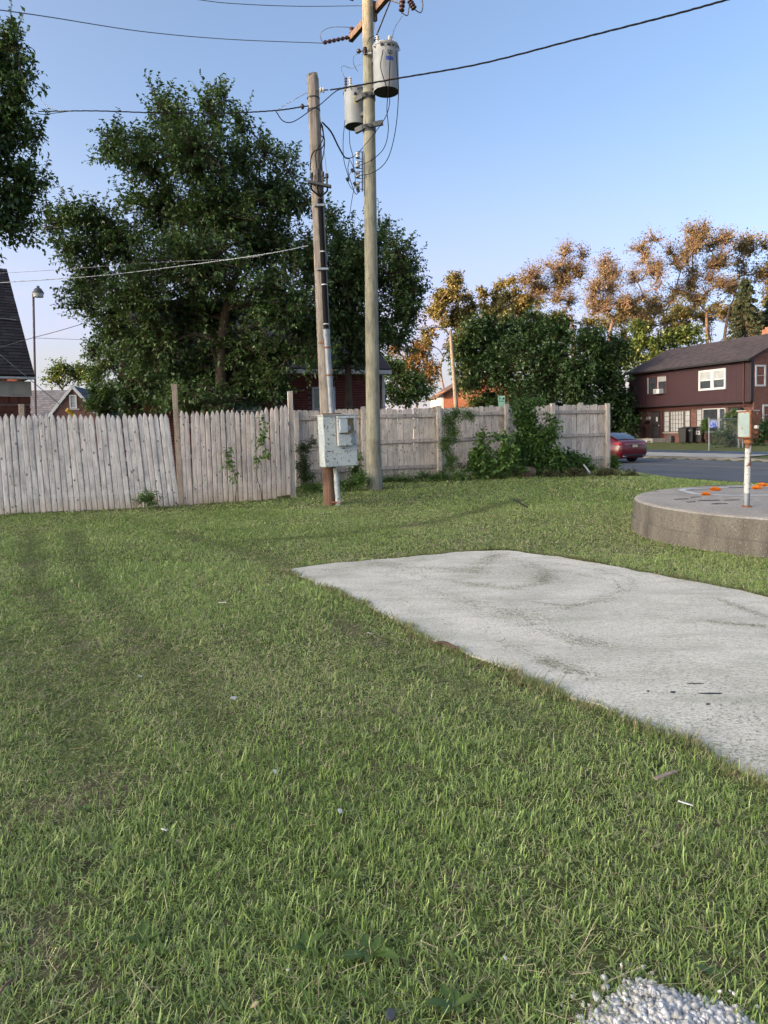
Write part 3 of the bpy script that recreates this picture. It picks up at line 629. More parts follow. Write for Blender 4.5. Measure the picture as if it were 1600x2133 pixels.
insulator(pole, at(762, 100, 15.75)-PB-Vector((.02, .03, 0)), (.1, 0, -1), .17, .045, PORCB, 5)
insulator(pole, at(752, 107, 15.85)-PB, (-1, -.2, 0), .12, .05, PORCB, 1); MB().tube([at(752, 107, 15.85)-PB, on_pole(9.75)-PB], .012, 6).build('bolt', STEEL, pole)
MB().bar(at(764, 112, 15.72)-PB, at(774, 110, 15.72)-PB, .03, .03).build('bracket', WHITE, pole)
# fused cutouts hanging from the near end of the arm
for (x, y, x2, y2, Y) in ((840, -8, 836, 26, 14.6), (853, 0, 864, 20, 14.4)):
    a, b = at(x, y, Y)-PB, at(x2, y2, Y)-PB; ins = insulator(pole, a, b-a, (b-a).length, .06, PORCB, 4, 'fused_cutout')
    MB().tube(spline([b, b+Vector((.12, 0, -.06)), b+Vector((.16, 0, .1)), a+Vector((.22, 0, .1))], 4), .012, 6).build('fuse_tube', STEEL, pole)
MB().bar(at(815, 1, 14.7)-PB, at(836, 8, 14.6)-PB, .03, .02).build('bracket', STEEL, pole)
# transformer hanger bands
for z in (8.62+.08, 8.02):
    c = on_pole(z)
    MB().lathe([(prad(z)+.004, -.05), (prad(z)+.014, -.05), (prad(z)+.014, .05), (prad(z)+.004, .05)], 24, c-PB, False, False).build('band', STEEL, pole, smooth=True)
for z in (8.72, 8.05):
    c = on_pole(z)-PB; y0 = -prad(z)
    MB().bar(c+Vector((-.30, .05, -.02)), c+Vector((-.13, y0+.04, 0)), .07, .12).bar(c+Vector((-.14, y0+.02, 0)), c+Vector((.13, y0-.035, .03)), .05, .10).bar(c+Vector((.12, y0-.035, .03)), c+Vector((.30, y0-.06, .05)), .06, .11).build('mounting_bracket', STEEL, pole, bevel=.008)
    for dx in (-.06, .06): MB().obox(c+Vector((dx, y0-.05, .01)), (.03, 0, 0), (0, .01, 0), (0, 0, .02)).build('bolt_plate', DARKM, pole)
# secondary rack with white spools
for i, y in enumerate((323, 343, 364, 386)):
    c = at(745, y, 15.85)-PB; MB().lathe([(.02, -.06), (.05, -.055), (.05, -.02), (.03, -.005), (.03, .005), (.05, .02), (.05, .055), (.02, .06)], 14, c).build('spool_insulator', PORC, pole, smooth=True)
    m = MB(); q = on_pole(c.z+PB.z)-PB
    for dz in (-.075, .075): m.bar(c+Vector((-.03, 0, dz)), Vector((q.x-.1, q.y, c.z+dz)), .035, .006)
    m.build('rack_clevis', STEEL, pole)
a, b = at(755, 316, 15.83)-PB, at(755, 398, 15.83)-PB; MB().bar(a, b, .03, .05, up=(0, 1, 0)).build('rack_back', STEEL, pole)
for z, dx in ((3.4, .06), (4.8, -.05), (6.1, .03), (7.2, .07)):
    c = on_pole(z)-PB; MB().tube([c+Vector((dx, -prad(z)-.004, 0)), c+Vector((dx, -prad(z)+.02, 0))], .012, 8).build('bolt', STEEL, pole)
# ------------------------------------------------------------------ transformers
def transformer(px, pt, pb, Y, r, label, kind):
    T, B = at(px, pt, Y), at(px, pb, Y); h = T.z-B.z; root = empty('pole_transformer', B, 0, label, 'transformer', 'transformers on the utility pole')
    MB().lathe([(r*.985, 0), (r, .02), (r, h*.9), (r*1.01, h*.9)], 40, cap0=False, cap1=False).build('tank', TANK, root, smooth=True)
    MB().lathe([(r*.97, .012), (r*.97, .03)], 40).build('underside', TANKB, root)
    MB().lathe([(r*1.04, h*.9), (r*1.05, h*.91), (r*1.05, h*.94), (r*.98, h*.96), (r*.7, h*.99), (r*.2, h*1.0)], 40).build('lid', TANK, root, smooth=True)
    for k in range(10):
        a = 2*math.pi*k/10; MB().tube([(r*1.0*math.cos(a), r*1.0*math.sin(a), h*.86), (r*1.08*math.cos(a), r*1.08*math.sin(a), h*.86)], .016, 6).build('lid_bolt', STEEL, root)
    pc = on_pole(B.z+h/2)-B
    for z in (h*.2, h*.75):
        d = Vector((pc.x, pc.y, 0)); MB().bar((d*.35)+Vector((0, 0, z)), d*.85+Vector((0, 0, z)), .10, .09).build('hanger', STEEL, root, bevel=.008)
    return root, h
tr1, h1 = transformer(805, 92, 192, 15.62, .272, 'larger pale grey pole transformer, upper right of the tall pole, with blue sticker', 0)
tr2, h2 = transformer(741, 184, 264, 16.28, .243, 'smaller pale grey pole transformer, lower left behind the tall pole, with yellow sticker', 1)
def bush(root, x, y, z, L, r, mat): insulator(root, (x, y, z), (0, 0, 1), L, r, mat, 5, 'bushing')
bush(tr1, -.17, .05, h1*.97, .24, .045, PORC); bush(tr1, .1, .0, h1*.97, .2, .045, PORC)
bush(tr2, -.1, -.05, h2*.96, .26, .04, PORC); bush(tr2, -.2, -.02, h2*.93, .3, .035, PORCB)
for x in (-.08, .05, .16): MB().tube([(x, -.25, h1*.86), (x, -.3, h1*.87)], .03, 10).build('secondary_bushing', STEEL, tr1)
MB().tube([(.02, -.235, h2*.72), (.02, -.265, h2*.72)], .035, 12).build('secondary_bushing', BLK, tr2)
def sticker(root, r, ang, z, w, h, mat, name='sticker', lift=.003):
    v = []; f = []; n = 5
    for i in range(n+1):
        a = ang+(i/n-.5)*w/r; v += [((r+lift)*math.cos(a), (r+lift)*math.sin(a), z-h/2), ((r+lift)*math.cos(a), (r+lift)*math.sin(a), z+h/2)]
    for i in range(n): f.append((2*i, 2*i+2, 2*i+3, 2*i+1))
    return MB().add(v, f).build(name, mat, root)
sticker(tr1, .272, R(-72), h1*.58, .16, .08, BLUE); sticker(tr2, .243, R(-85), h2*.58, .075, .16, YELS)
t50 = link('number_lettering', text_mesh('50', .12, BLK), None, tr1); t50.location = (.275*math.cos(R(-72)), .275*math.sin(R(-72))-.003, h1*.70); t50.rotation_euler = (R(90), 0, R(18))
sticker(tr1, .272, R(-80), h1*.17, .13, .035, plain('faded_red_print', (.42, .3, .27), .6), 'faded_marking')
# ------------------------------------------------------------------ old service pole with conduit
SB, ST = at(688, 1048, 13.4), at(651, 160, 13.4); SB.z = float(gz(SB.x, SB.y)); su = (ST-SB).normalized()
serv = empty('service_pole', SB, 0, 'old cracked grey leaning timber pole with splintered top and black conduit', 'utility pole')
def on_s(z): return SB+su*((z-SB.z)/su.z)
def pole_part(z0, z1, mat, name, splinter=False):
    n = 26; zs = np.linspace(z0, z1, 12); v = []; f = []
    for i, z in enumerate(zs):
        c = on_s(z)-SB
        for k in range(n):
            a = 2*math.pi*k/n; r = (.13-.0029*z)*(1+.035*math.sin(5*a+1)+.02*math.sin(11*a+z*.3)); dz = 0
            if splinter and i == len(zs)-1: dz = .045*math.sin(3.1*k)*math.sin(1.7*k+1)+random.uniform(-.05, .03)
            v.append((c.x+r*math.cos(a), c.y+r*math.sin(a), c.z+dz))
    for i in range(len(zs)-1):
        for k in range(n): k2 = (k+1) % n; f.append((i*n+k, i*n+k2, (i+1)*n+k2, (i+1)*n+k))
    f.append(tuple(range((len(zs)-1)*n, len(zs)*n))); return MB().add(v, f).build(name, mat, serv, smooth=True)
pole_part(SB.z-.3, .95, POLE_B, 'pole_foot'); pole_part(.95, ST.z, POLE_O, 'shaft', True)
def off_s(z, dx, dy): c = on_s(z)-SB; return c+Vector((dx, dy, 0))
def zp(py): return at(680, py, 13.4).z
C0, C1 = at(692, 870, 13.22)-SB, at(680, 690, 13.27)-SB; C2 = at(667, 415, 13.30)-SB
MB().tube([C0, C1], .056, 16).build('steel_conduit', GALV, serv, smooth=True)
MB().tube([C1, C2], .048, 16).build('black_conduit', BLACK, serv, smooth=True)
MB().tube([C1.lerp(C0, -.02), C1.lerp(C0, .05), C1.lerp(C0, .052), C1.lerp(C0, .1)], [.066, .066, .062, .062], 16).build('coupling', GALV, serv, smooth=True)
for t, mat in ((.18, RUST), (.5, RUST)): p = C1.lerp(C0, t); MB().tube([p, p-Vector((0, 0, .03))], .062, 16).build('pipe_strap', mat, serv); 
for t in (.05, .35, .6): p = C1.lerp(C2, t); MB().tube([p, p+Vector((0, 0, .02))], .0505, 16).build('tape_band', WHITE, serv)
for t in (.47, .95):
    p = C1.lerp(C2, t); MB().obox(p+Vector((-.01, -.02, 0)), (.105, 0, 0), (0, .045, 0), (0, 0, .022)).build('conduit_clamp', GALV, serv, bevel=.006)
for (x, y) in ((676, 713), (685, 772)): p = at(x, y, 13.25)-SB; MB().bar(p+Vector((-.11, .06, 0)), p+Vector((.08, -.03, 0)), .02, .035).build('pipe_strap', RUST, serv)
a, b = at(642, 379, 13.24)-SB, at(690, 389, 13.24)-SB; MB().bar(a, b, .09, .045).build('crossbar', STEEL, serv, bevel=.006)
for (x, y0, y1) in ((649, 360, 380), (662, 352, 381), (672, 358, 382), (681, 362, 384)):
    p, q = at(x, y0, 13.24)-SB, at(x, y1, 13.24)-SB
    MB().tube([q, q.lerp(p, .6), q.lerp(p, .62), p], [.018, .02, .034, .03], 10).build('cable_terminal', DARKM, serv, smooth=True)
    MB().tube(spline([q, q+Vector((0, 0, -.12)), C2+Vector((0, 0, .04))], 5), .016, 7).build('lead', BLACK, serv, smooth=True)
insulator(serv, at(676, 188, 13.32)-SB, (-1, 0, 0), .1, .05, PORC, 2); MB().tube([at(684, 187, 13.32)-SB, at(655, 190, 13.32)-SB], .012, 6).build('eye_bolt', STEEL, serv)
insulator(serv, at(634, 222, 13.3)-SB, (-1, 0, 0), .08, .05, PORCB, 1); MB().tube([at(625, 222, 13.3)-SB, at(660, 220, 13.35)-SB], .012, 6).build('eye_bolt', STEEL, serv)
for yy in (230, 205): p = on_s(zp(yy))-SB; MB().tube([p+Vector((0, 0, -.012)), p+Vector((0, 0, .012))], .118, 20).build('steel_band', DARKM, serv)
g0, g1 = at(699, 975, 13.33)-SB, at(705, 1046, 13.33)-SB; g1.z -= .1
MB().tube([g0, g1], .052, 16).build('ground_conduit', CAB, serv, smooth=True); MB().bar(at(690, 1046, 13.24)-SB, at(712, 1047, 13.24)-SB, .02, .03).build('pipe_strap', RUST, serv)
# ------------------------------------------------------------------ meter cabinet
ca = R(20); cux, cuy = Vector((math.cos(ca), math.sin(ca), 0)), Vector((-math.sin(ca), math.cos(ca), 0))
FBL = at(677, 974, 12.92); FTL = at(672, 866, 12.92); cabw, cabh, cabd = .635, FTL.z-FBL.z, .37
cab = empty('meter_cabinet', FBL, ca, 'peeling pale grey steel meter cabinet strapped to the service pole', 'meter cabinet')
lean = math.atan2((FTL-FBL).x, cabh)
cab.rotation_euler = (0, lean*1.0, ca)
MB().box(0, cabw, 0, cabd, 0, cabh).build('case', CAB, cab, bevel=.012)
MB().box(.01, cabw-.012, -.012, .0, .012, cabh-.05).build('door', CAB, cab, bevel=.004)
MB().box(-.012, cabw+.012, -.03, cabd+.01, cabh-.002, cabh+.022).build('rain_lid', RUSTP, cab, bevel=.005)
MB().box(-.02, cabw*.55, -.04, .02, cabh+.024, cabh+.04).build('rusted_lip', RUST, cab)
MB().box(-.01, 0, .08, .28, .38, .62).build('side_plate', CABS, cab, bevel=.003)
MB().box(.235, .25, -.022, -.012, .4, cabh-.02).build('door_seam', RUST, cab)
sx0, sx1, sz0, sz1, sdp = .245, .50, .385, cabh-.02, .115
MB().box(sx0, sx1, -sdp, -.013, sz0, sz0+.21).box(sx0, sx1+.085, -sdp, -.013, sz1-.045, sz1).box(sx0, sx0+.035, -sdp, -.013, sz0+.2, sz1-.03).box(sx1+.06, sx1+.085, -sdp, -.013, sz0+.26, sz1-.03).build('meter_housing', CAB, cab, bevel=.004)
MB().box(sx0+.036, sx1+.06, -.02, -.014, sz0+.21, sz1-.045).build('housing_back', TAN, cab)
MB().box(sx0+.02, sx0+.165, -sdp-.075, -sdp-.003, sz0+.235, sz1-.055).build('meter_hood', CABS, cab, bevel=.004)
mm = MB().lathe([(.072, 0), (.074, .03), (.07, .07), (.055, .095), (.02, .103)], 24).build('meter', METERG, cab, smooth=True); mm.location = (sx0+.185, -.025, sz0+.31); mm.rotation_euler = (R(90), 0, 0)
d = MB().lathe([(.078, 0), (.08, .022), (.073, .022)], 24).build('meter_ring', STEEL, cab, smooth=True); d.location = (sx0+.185, -.022, sz0+.31); d.rotation_euler = (R(90), 0, 0)
MB().box(.355, .385, -.03, -.012, .325, .35).build('purple_tag', PURP, cab); MB().box(.365, .375, -sdp-.012, -sdp+.01, sz0-.01, sz0+.035).build('latch', PORC, cab)
for (x, z) in ((.05, .28), (.54, .72)): MB().box(x, x+.07, -.016, -.0118, z, z+.02).build('rust_scar', RUST, cab)
MB().box(.0, .012, -.018, -.012, .70, .88).box(.0, .012, -.018, -.012, .1, .28).build('hinge', CABS, cab)
# ------------------------------------------------------------------ cables
def cable(pts, r, mat, label, name='cable', twist=0, group=None):
    P = spline([at(*p) for p in pts], 10); m = MB()
    if twist:
        for s in (0, 2.1, 4.2):
            Q = []
            for i, p in enumerate(P): a = i*twist+s; Q.append(p+Vector((math.cos(a), 0, math.sin(a)))*r*.75)
            m.tube(Q, r*.6, 5)
    else: m.tube(P, r, 6)
    o = m.build(name, mat, None, smooth=True); tag(o, label, 'cable', group); return o
cable([(390, -4, 12.5), (480, 7, 13.6), (620, 13, 15), (755, 12, 15.9)], .007, WIRE, 'thin wire at the top edge running left from the tall pole')
cable([(-20, 18, 9.5), (100, 35, 11), (300, 66, 13.5), (480, 82, 15), (676, 90, 16.3)], .008, WIRE, 'long wire running left to the crossarm strain insulator')
cable([(672, 90, 16.3), (668, 70, 16.2), (690, 57, 16.2), (738, 57, 16.3)], .007, WIRE, 'short jumper wire looping over the strain insulator')
cable([(80, 232, 16), (200, 231, 15.2), (330, 235, 14.6), (480, 235, 14), (575, 230, 13.6), (632, 222, 13.3)], .011, BLACK, 'dark twisted cable crossing the big tree to the service pole', twist=1.2)
cable([(80, 200, 16), (95, 218, 15.9), (120, 230, 15.7), (150, 231, 15.5)], .007, WIRE, 'frayed cable tail at the left edge tree', name='cable'); cable([(60, 230, 16), (86, 238, 16), (110, 236, 15.8), (150, 231, 15.5)], .008, BLACK, 'lower cable tail with black splice at the left edge tree')
cable([(575, 230, 13.6), (605, 212, 13.4), (641, 192, 13.3)], .006, WIRE, 'thin guy strand rising to the splintered pole top')
cable([(575, 232, 13.6), (590, 252, 13.5), (612, 253, 13.4), (650, 228, 13.25), (668, 217, 13.2), (700, 190, 13.0), (722, 183, 12.9)], .009, BLACK, 'black lead looping below the service pole top')
cable([(688, 187, 13.32), (722, 182, 12.9), (830, 163, 12.3), (1000, 133, 11.4), (1200, 82, 10.4), (1400, 31, 9.5), (1530, -5, 9.0)], .012, BLACK, 'thick dark cable sweeping to the upper right corner', twist=1.1)
cable([(-20, 590, 17), (200, 575, 15.6), (400, 551, 14.4), (560, 528, 13.6), (642, 512, 13.4)], .010, GALV, 'silvery service cable crossing the middle of the big tree')
cable([(-20, 570, 18), (120, 562, 17), (300, 548, 15.5), (500, 538, 13.9), (570, 527, 13.6)], .005, WIRE, 'thin wire above the silvery service cable')
cable([(-30, 733, 19), (60, 706, 19.4), (120, 690, 19.7), (190, 669, 20)], .009, WIRE, 'wire rising past the black shingle roof')
cable([(72, 704, 24), (130, 706, 24), (190, 708, 24)], .006, WIRE, 'thin level wire left of the big tree')
gw = cable([(-20, 722, 15.5), (80, 805, 16.2), (160, 872, 16.9)], .009, GALV, 'pale guy wire with yellow guard descending behind the leaning fence', name='guy_wire')
MB().tube([at(139, 853, 16.7), at(160, 872, 16.9)], .045, 10).build('guard', YELL, gw, smooth=True)
cable([(737, 395, 15.8), (731, 430, 15.9), (722, 500, 16.4)], .007, BLACK, 'thin wire hanging below the spool rack into the tree')
cable([(672, 255, 13.35), (690, 275, 13.7), (705, 305, 14.5), (718, 327, 15.2), (728, 330, 15.7)], .014, BLACK, 'black twisted cable sagging between the two poles', twist=1.5)
cable([(728, 330, 15.7), (740, 324, 15.85), (752, 312, 15.8), (780, 278, 15.6), (805, 240, 15.5), (812, 205, 15.55), (805, 180, 15.25), (793, 140, 15.3), (798, 104, 15.3)], .009, BLACK, 'left black secondary lead of the upper transformer')
cable([(748, 345, 15.8), (775, 333, 15.6), (800, 308, 15.4), (809, 270, 15.4), (806, 225, 15.4), (811, 170, 15.3), (813, 104, 15.3)], .009, BLACK, 'middle black secondary lead of the upper transformer')
cable([(748, 366, 15.8), (780, 358, 15.6), (808, 330, 15.4), (824, 270, 15.4), (830, 200, 15.35), (828, 150, 15.35), (825, 106, 15.4)], .009, BLACK, 'right black secondary lead of the upper transformer')
cable([(838, 34, 14.7), (824, 55, 15.1), (818, 76, 15.5), (826, 87, 15.5), (834, 105, 15.6)], .006, WIRE, 'thin wire from the fused cutout to the upper transformer')
cable([(782, 36, 15.9), (780, 58, 15.8), (786, 68, 15.7), (790, 84, 15.65)], .006, WIRE, 'thin jumper above the left bushing of the upper transformer'); cable([(764, 94, 15.7), (770, 80, 15.7), (780, 75, 15.75)], .007, BLACK, 'short black jumper beside the small arrester on the tall pole')
cable([(720, 165, 16.2), (711, 145, 16.2), (716, 137, 16.2), (733, 142, 16.2), (755, 132, 16)], .006, WIRE, 'thin jumper loop over the lower transformer'); cable([(748, 110, 15.85), (737, 118, 15.9), (737, 133, 16), (745, 149, 16.2)], .006, WIRE, 'short thin jumper left of the small arrester')
cable([(719, 250, 16.1), (715, 290, 16), (716, 330, 15.9), (724, 362, 15.85), (727, 372, 15.8)], .008, BLACK, 'left black lead below the lower transformer')
cable([(728, 272, 16.1), (729, 300, 16), (735, 325, 15.9), (737, 350, 15.85), (744, 366, 15.8)], .008, BLACK, 'right black lead below the lower transformer')
cable([(728, 332, 15.7), (725, 355, 15.75), (733, 385, 15.8), (741, 404, 15.8), (747, 398, 15.8), (746, 388, 15.8)], .008, BLACK, 'tangled black lead looping under the spool rack'); cable([(730, 334, 15.7), (738, 355, 15.75), (740, 380, 15.8), (735, 395, 15.8), (725, 375, 15.8), (735, 352, 15.8), (745, 350, 15.8)], .007, BLACK, 'tangled black lead beside the spool rack'); 
for (x, y) in ((724, 374), (734, 355), (739, 383), (746, 397)):
    o = MB().tube([at(x-2, y-3, 15.75), at(x+2, y+3, 15.75)], [.03, .035], 8).build('cable_connector', BLK); tag(o, {724: 'black connector at the far left of the lead tangle', 734: 'upper black connector in the lead tangle', 739: 'middle black connector beside the spool rack', 746: 'lowest black connector under the spool rack'}[x], 'connector', 'black connectors at the spool rack')
cable([(669, 255, 13.3), (668, 280, 13.2), (676, 290, 13.2), (671, 308, 13.2), (655, 315, 13.2), (648, 330, 13.2), (646, 355, 13.22)], .010, BLACK, 'left black lead tied down the service pole')
cable([(672, 262, 13.3), (674, 285, 13.2), (668, 300, 13.2), (658, 320, 13.2), (660, 350, 13.22)], .010, BLACK, 'middle black lead tied down the service pole'); cable([(670, 258, 13.3), (676, 295, 13.25), (673, 325, 13.2), (668, 345, 13.22), (672, 358, 13.24)], .010, BLACK, 'right black lead tied down the service pole')
cable([(664, 230, 13.3), (669, 258, 13.3), (676, 320, 13.3), (681, 362, 13.25)], .005, WIRE, 'thin straight wire beside the service pole leads')
# ------------------------------------------------------------------ round concrete base with lamp post
AGG = plain('exposed_aggregate_concrete', (.37, .34, .30), .9, (.27, .245, .215), 2.2, bmp=.8, bscale=70, spec=.2, spots=[(48, .58, (.17, .15, .13), 3), (55, .62, (.55, .52, .47), 3), (2.2, .6, (.2, .18, .15), 6)])
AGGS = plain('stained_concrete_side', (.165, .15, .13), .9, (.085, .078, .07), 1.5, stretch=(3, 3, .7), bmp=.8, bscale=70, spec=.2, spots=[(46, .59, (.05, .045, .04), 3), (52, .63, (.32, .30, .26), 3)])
plat = empty('round_concrete_base', (PLC[0], PLC[1], 0), 0, 'low round concrete base with rounded rim at the right edge', 'concrete base')
MB().lathe([(PLR+.03, -.15), (PLR+.028, .165), (PLR+.018, .175), (PLR, .178), (PLR, PLH-.05), (PLR-.012, PLH-.02)], 128, cap0=False, cap1=False).build('side', AGGS, plat, smooth=True)
MB().lathe([(PLR-.012, PLH-.02), (PLR-.035, PLH-.005), (PLR-.08, PLH), (PLR-1.0, PLH+.006), (.01, PLH+.01)], 128, cap0=False).build('top', AGG, plat, smooth=True)
RING = plain('worn_white_paint', (.58, .58, .58), .8, (.42, .42, .43), 8, spots=[(11, .62, (.25, .23, .21), 5)])
def stadium(cx, cy, hx, hy, w):
    v = []; f = []; n = 48
    for k in range(n):
        a = 2*math.pi*k/n; c, s = math.cos(a), math.sin(a); e = .55
        px, py = math.copysign(abs(c)**e, c), math.copysign(abs(s)**e, s)
        j = random.uniform(.75, 1.25)
        for q in (0, 1): v.append((cx+px*(hx-q*w*j), cy+py*(hy-q*w*j), 0))
    for k in range(n): k2 = (k+1) % n; f.append((2*k, 2*k2, 2*k2+1, 2*k+1))
    return v, f
v, f = stadium(0, 0, 1.45, .72, .10); o = MB().add(v, f).build('painted_ring', RING, plat); o.location = (-.05, 1.25, PLH+.0125); o.rotation_euler = (0, 0, R(-4))
for (x, y, L, a) in ((1420, 1040, .2, .1), (1478, 1043, .28, .0), (1500, 1050, .18, -.1), (1490, 1012, .4, .1), (1540, 1016, .3, -.2), (1450, 1036, .16, .3), (1440, 1046, .12, .2), (1525, 1042, .2, 0)):
    p = onz(x, y, PLH+.008)-plat.location; pts = [(-L/2+L*i/6, random.uniform(-.012, .012)) for i in range(7)]; pts2 = [(x_, y_+random.uniform(.012, .03)) for x_, y_ in pts][::-1]
    o = MB().prism(pts+pts2, 0, .006, 'z').build('tar_streak', TAR, plat); o.location = (p.x, p.y, PLH+.009); o.rotation_euler = (0, 0, a)
def clump(px, py, r, label):
    p = onz(px, py, PLH+.01); n = 260; g = np.random.default_rng(int(px)); d = g.normal(0, 1, (n, 3)); d[:, 2] = np.abs(d[:, 2]); d /= np.linalg.norm(d, axis=1)[:, None]
    c = np.array(p)+d*np.array([r, r*.8, r*.4])*g.uniform(.6, 1, (n, 1))
    o = link('orange_flower_clump', leaf_mesh('orange_flower_clump', c, d+g.normal(0, .5, (n, 3)), g.normal(0, 1, (n, 3)), g.uniform(.02, .045, n), .6, ORANGE)); tag(o, label, 'flower clump', 'orange clumps on the round base')
def leaf_mesh(name, P, D, Nn, ln, wr, mat, cup=.15):
    D = D/np.linalg.norm(D, axis=1)[:, None]; S = np.cross(D, Nn); S /= (np.linalg.norm(S, axis=1)[:, None]+1e-9); U = np.cross(S, D)
    ln = np.broadcast_to(ln, (len(P),))[:, None]; w = ln*wr/2
    V = np.stack([P, P+D*ln*.42+S*w+U*ln*cup, P+D*ln-U*ln*cup*.7, P+D*ln*.42-S*w+U*ln*cup], 1).reshape(-1, 3)
    b = np.arange(len(P))*4; return np_mesh(name, V, None, np.concatenate([np.stack([b, b+1, b+2], -1), np.stack([b, b+2, b+3], -1)]), mat)
clump(1490, 1021, .065, 'left orange flower clump inside the painted ring'); clump(1588, 1013, .085, 'rear right orange flower clump inside the ring'); clump(1576, 1018, .055, 'small orange flower clump nearest the lamp post right'); clump(1470, 1031, .04, 'small flat orange flower clump on the painted ring')
LPB = onz(1555, 1056, PLH+.005); LPT = LPB+Vector((.018, 0, .80))
lamp = empty('rusted_lamp_post', LPB, 0, 'rust-spotted white post with a corroded square lamp box on the round base', 'lamp post')
MB().tube([(0, 0, 0), LPT-LPB], [.036, .034], 18).build('post', RUSTP, lamp, smooth=True); MB().tube([(0, 0, .0), (.004, 0, .17)], [.0375, .0372], 18).build('post_sleeve', GALV, lamp, smooth=True)
MB().lathe([(.055, 0), (.055, .012), (.04, .02)], 18).build('flange', RUST, lamp)
MB().lathe([(.03, 0), (.055, .03), (.05, .07), (.075, .09)], 16, LPT-LPB-Vector((0, 0, .05))).build('neck', RUST, lamp, smooth=True)
LA = R(-58); lx, ly = Vector((math.cos(LA), math.sin(LA), 0)), Vector((-math.sin(LA), math.cos(LA), 0)); bc = LPT-LPB+Vector((-.005, 0, .20))
MB().obox(bc, lx*.088, ly*.085, Vector((0, 0, .165))).build('lamp_box', RUST, lamp, bevel=.012)
MB().obox(bc-ly*.088, lx*.072, ly*.004, Vector((0, 0, .145))).build('lens_panel', PALEFACE, lamp, bevel=.003)
MB().obox(bc+Vector((0, 0, .168)), lx*.096, ly*.094, Vector((0, 0, .006))).build('lid', RUSTP, lamp, bevel=.004)
MB().tube([bc+lx*.085+Vector((0, 0, -.03)), bc+lx*.125+Vector((0, 0, -.03))], .022, 10).build('fitting', PORC, lamp); MB().tube([bc+lx*.085+Vector((0, 0, -.1)), bc+lx*.12+Vector((0, 0, -.1))], .018, 10).build('fitting', RUST, lamp)

# ------------------------------------------------------------------ houses
def pieces(parent, name, items, mesh, mat, limit=300):
    """items: (priority, location, rotation, scale); the first `limit` become objects of their own, the rest one joined part"""
    items = sorted(items, key=lambda t: t[0])
    for _, loc, rot, sc in items[:limit]:
        o = bpy.data.objects.new(name, mesh); COL.objects.link(o); o.parent = parent; o.location = loc; o.rotation_euler = rot; o.scale = sc
    rest = items[limit:]
    if rest:
        base = np.array([v.co[:] for v in mesh.vertices]); fs = [tuple(p.vertices) for p in mesh.polygons]; n = len(base); V = []; Fq = []
        for i, (_, loc, rot, sc) in enumerate(rest):
            M = np.array(Matrix.LocRotScale(Vector(loc), __import__('mathutils').Euler(rot), Vector(sc))); V.append(base@M[:3, :3].T+M[:3, 3]); Fq += [tuple(j+i*n for j in f) for f in fs]
        me = bpy.data.meshes.new(name+'s'); me.from_pydata(np.concatenate(V).tolist(), [], Fq); me.materials.append(mat)
        o = link(name+'s', me, None, parent); o['kind'] = 'stuff'
def brick_mesh(mat):
    m = MB().box(-.5, .5, -.5, .5, -.5, .5); return m.mesh('brick', mat)
def brick_wall(parent, x0, x1, z0, z1, y, mesh, mat, focus, skip=(), soldier=None, limit=300, ymax=None):
    items = []; L, C = .212, .075; r = 0; z = z0
    top = soldier if soldier else z1
    while z+C*.9 < top:
        x = x0-(L/2 if r % 2 else 0)
        while x < x1:
            a, b = max(x, x0), min(x+L, x1)
            if b-a > .04:
                cx, cz = (a+b)/2, z+C/2
                if not any(s[0] < cx < s[1] and s[2] < cz < s[3] for s in skip):
                    items.append((math.hypot(cx-focus[0], (cz-focus[1])*2.0), (cx, y-.004+random.uniform(-.0025, .0025), cz), (0, 0, 0), (b-a-.012, .03, C-.013)))
            x += L
        z += C; r += 1
    if soldier:
        x = x0
        while x < x1-.03:
            b = min(x+.075, x1); items.append((math.hypot((x+b)/2-focus[0], 0), ((x+b)/2, y-.006+random.uniform(-.002, .002), (soldier+z1)/2), (0, 0, 0), (b-x-.012, .034, z1-soldier-.012))); x += .075
    pieces(parent, 'brick', items, mesh, mat, limit)
def window(parent, x0, x1, z0, z1, y, fm, gm, cols=1, rows=2, fw=.06, axis='x', name='window', blind=None, cd=.03):
    def B(m, a, b, y0, y1, c, d):
        return m.box(a, b, y0, y1, c, d) if axis == 'x' else m.box(y-(y1-y), y-(y0-y), a, b, c, d)
    m = MB(); B(m, x0, x1, y-.04, y+.06, z0, z0+fw); B(m, x0, x1, y-.04, y+.06, z1-fw, z1); B(m, x0, x0+fw, y-.038, y+.06, z0+fw, z1-fw); B(m, x1-fw, x1, y-.038, y+.06, z0+fw, z1-fw)
    for i in range(1, cols): c = x0+(x1-x0)*i/cols; B(m, c-cd/2, c+cd/2, y-.02, y+.04, z0+fw, z1-fw)
    for i in range(1, rows): c = z0+(z1-z0)*i/rows; B(m, x0+fw, x1-fw, y-.024, y+.036, c-cd/2, c+cd/2)
    w = m.build(name, fm, parent)
    for i in range(cols):
        for j in range(rows):
            a, b = x0+(x1-x0)*i/cols, x0+(x1-x0)*(i+1)/cols; c, d = z0+(z1-z0)*j/rows, z0+(z1-z0)*(j+1)/rows
            g = MB(); B(g, a+cd/2, b-cd/2, y+.012, y+.02, c+cd/2, d-cd/2); g.build('pane', gm if not (blind and j == rows-1) else blind, w)
    return w
def slope(parent, x0, x1, ya, za, yb, zb, th, mat, name='roof'):
    m = MB(); d = Vector((0, yb-ya, zb-za)).normalized(); n = Vector((0, -d.z, d.y)); n = n if n.z > 0 else -n
    c = [Vector((x0, ya, za)), Vector((x1, ya, za)), Vector((x1, yb, zb)), Vector((x0, yb, zb))]
    m.add(c+[p+n*th for p in c], [(0, 3, 2, 1), (4, 5, 6, 7), (0, 1, 5, 4), (1, 2, 6, 5), (2, 3, 7, 6), (3, 0, 4, 7)]); return m.build(name, mat, parent)
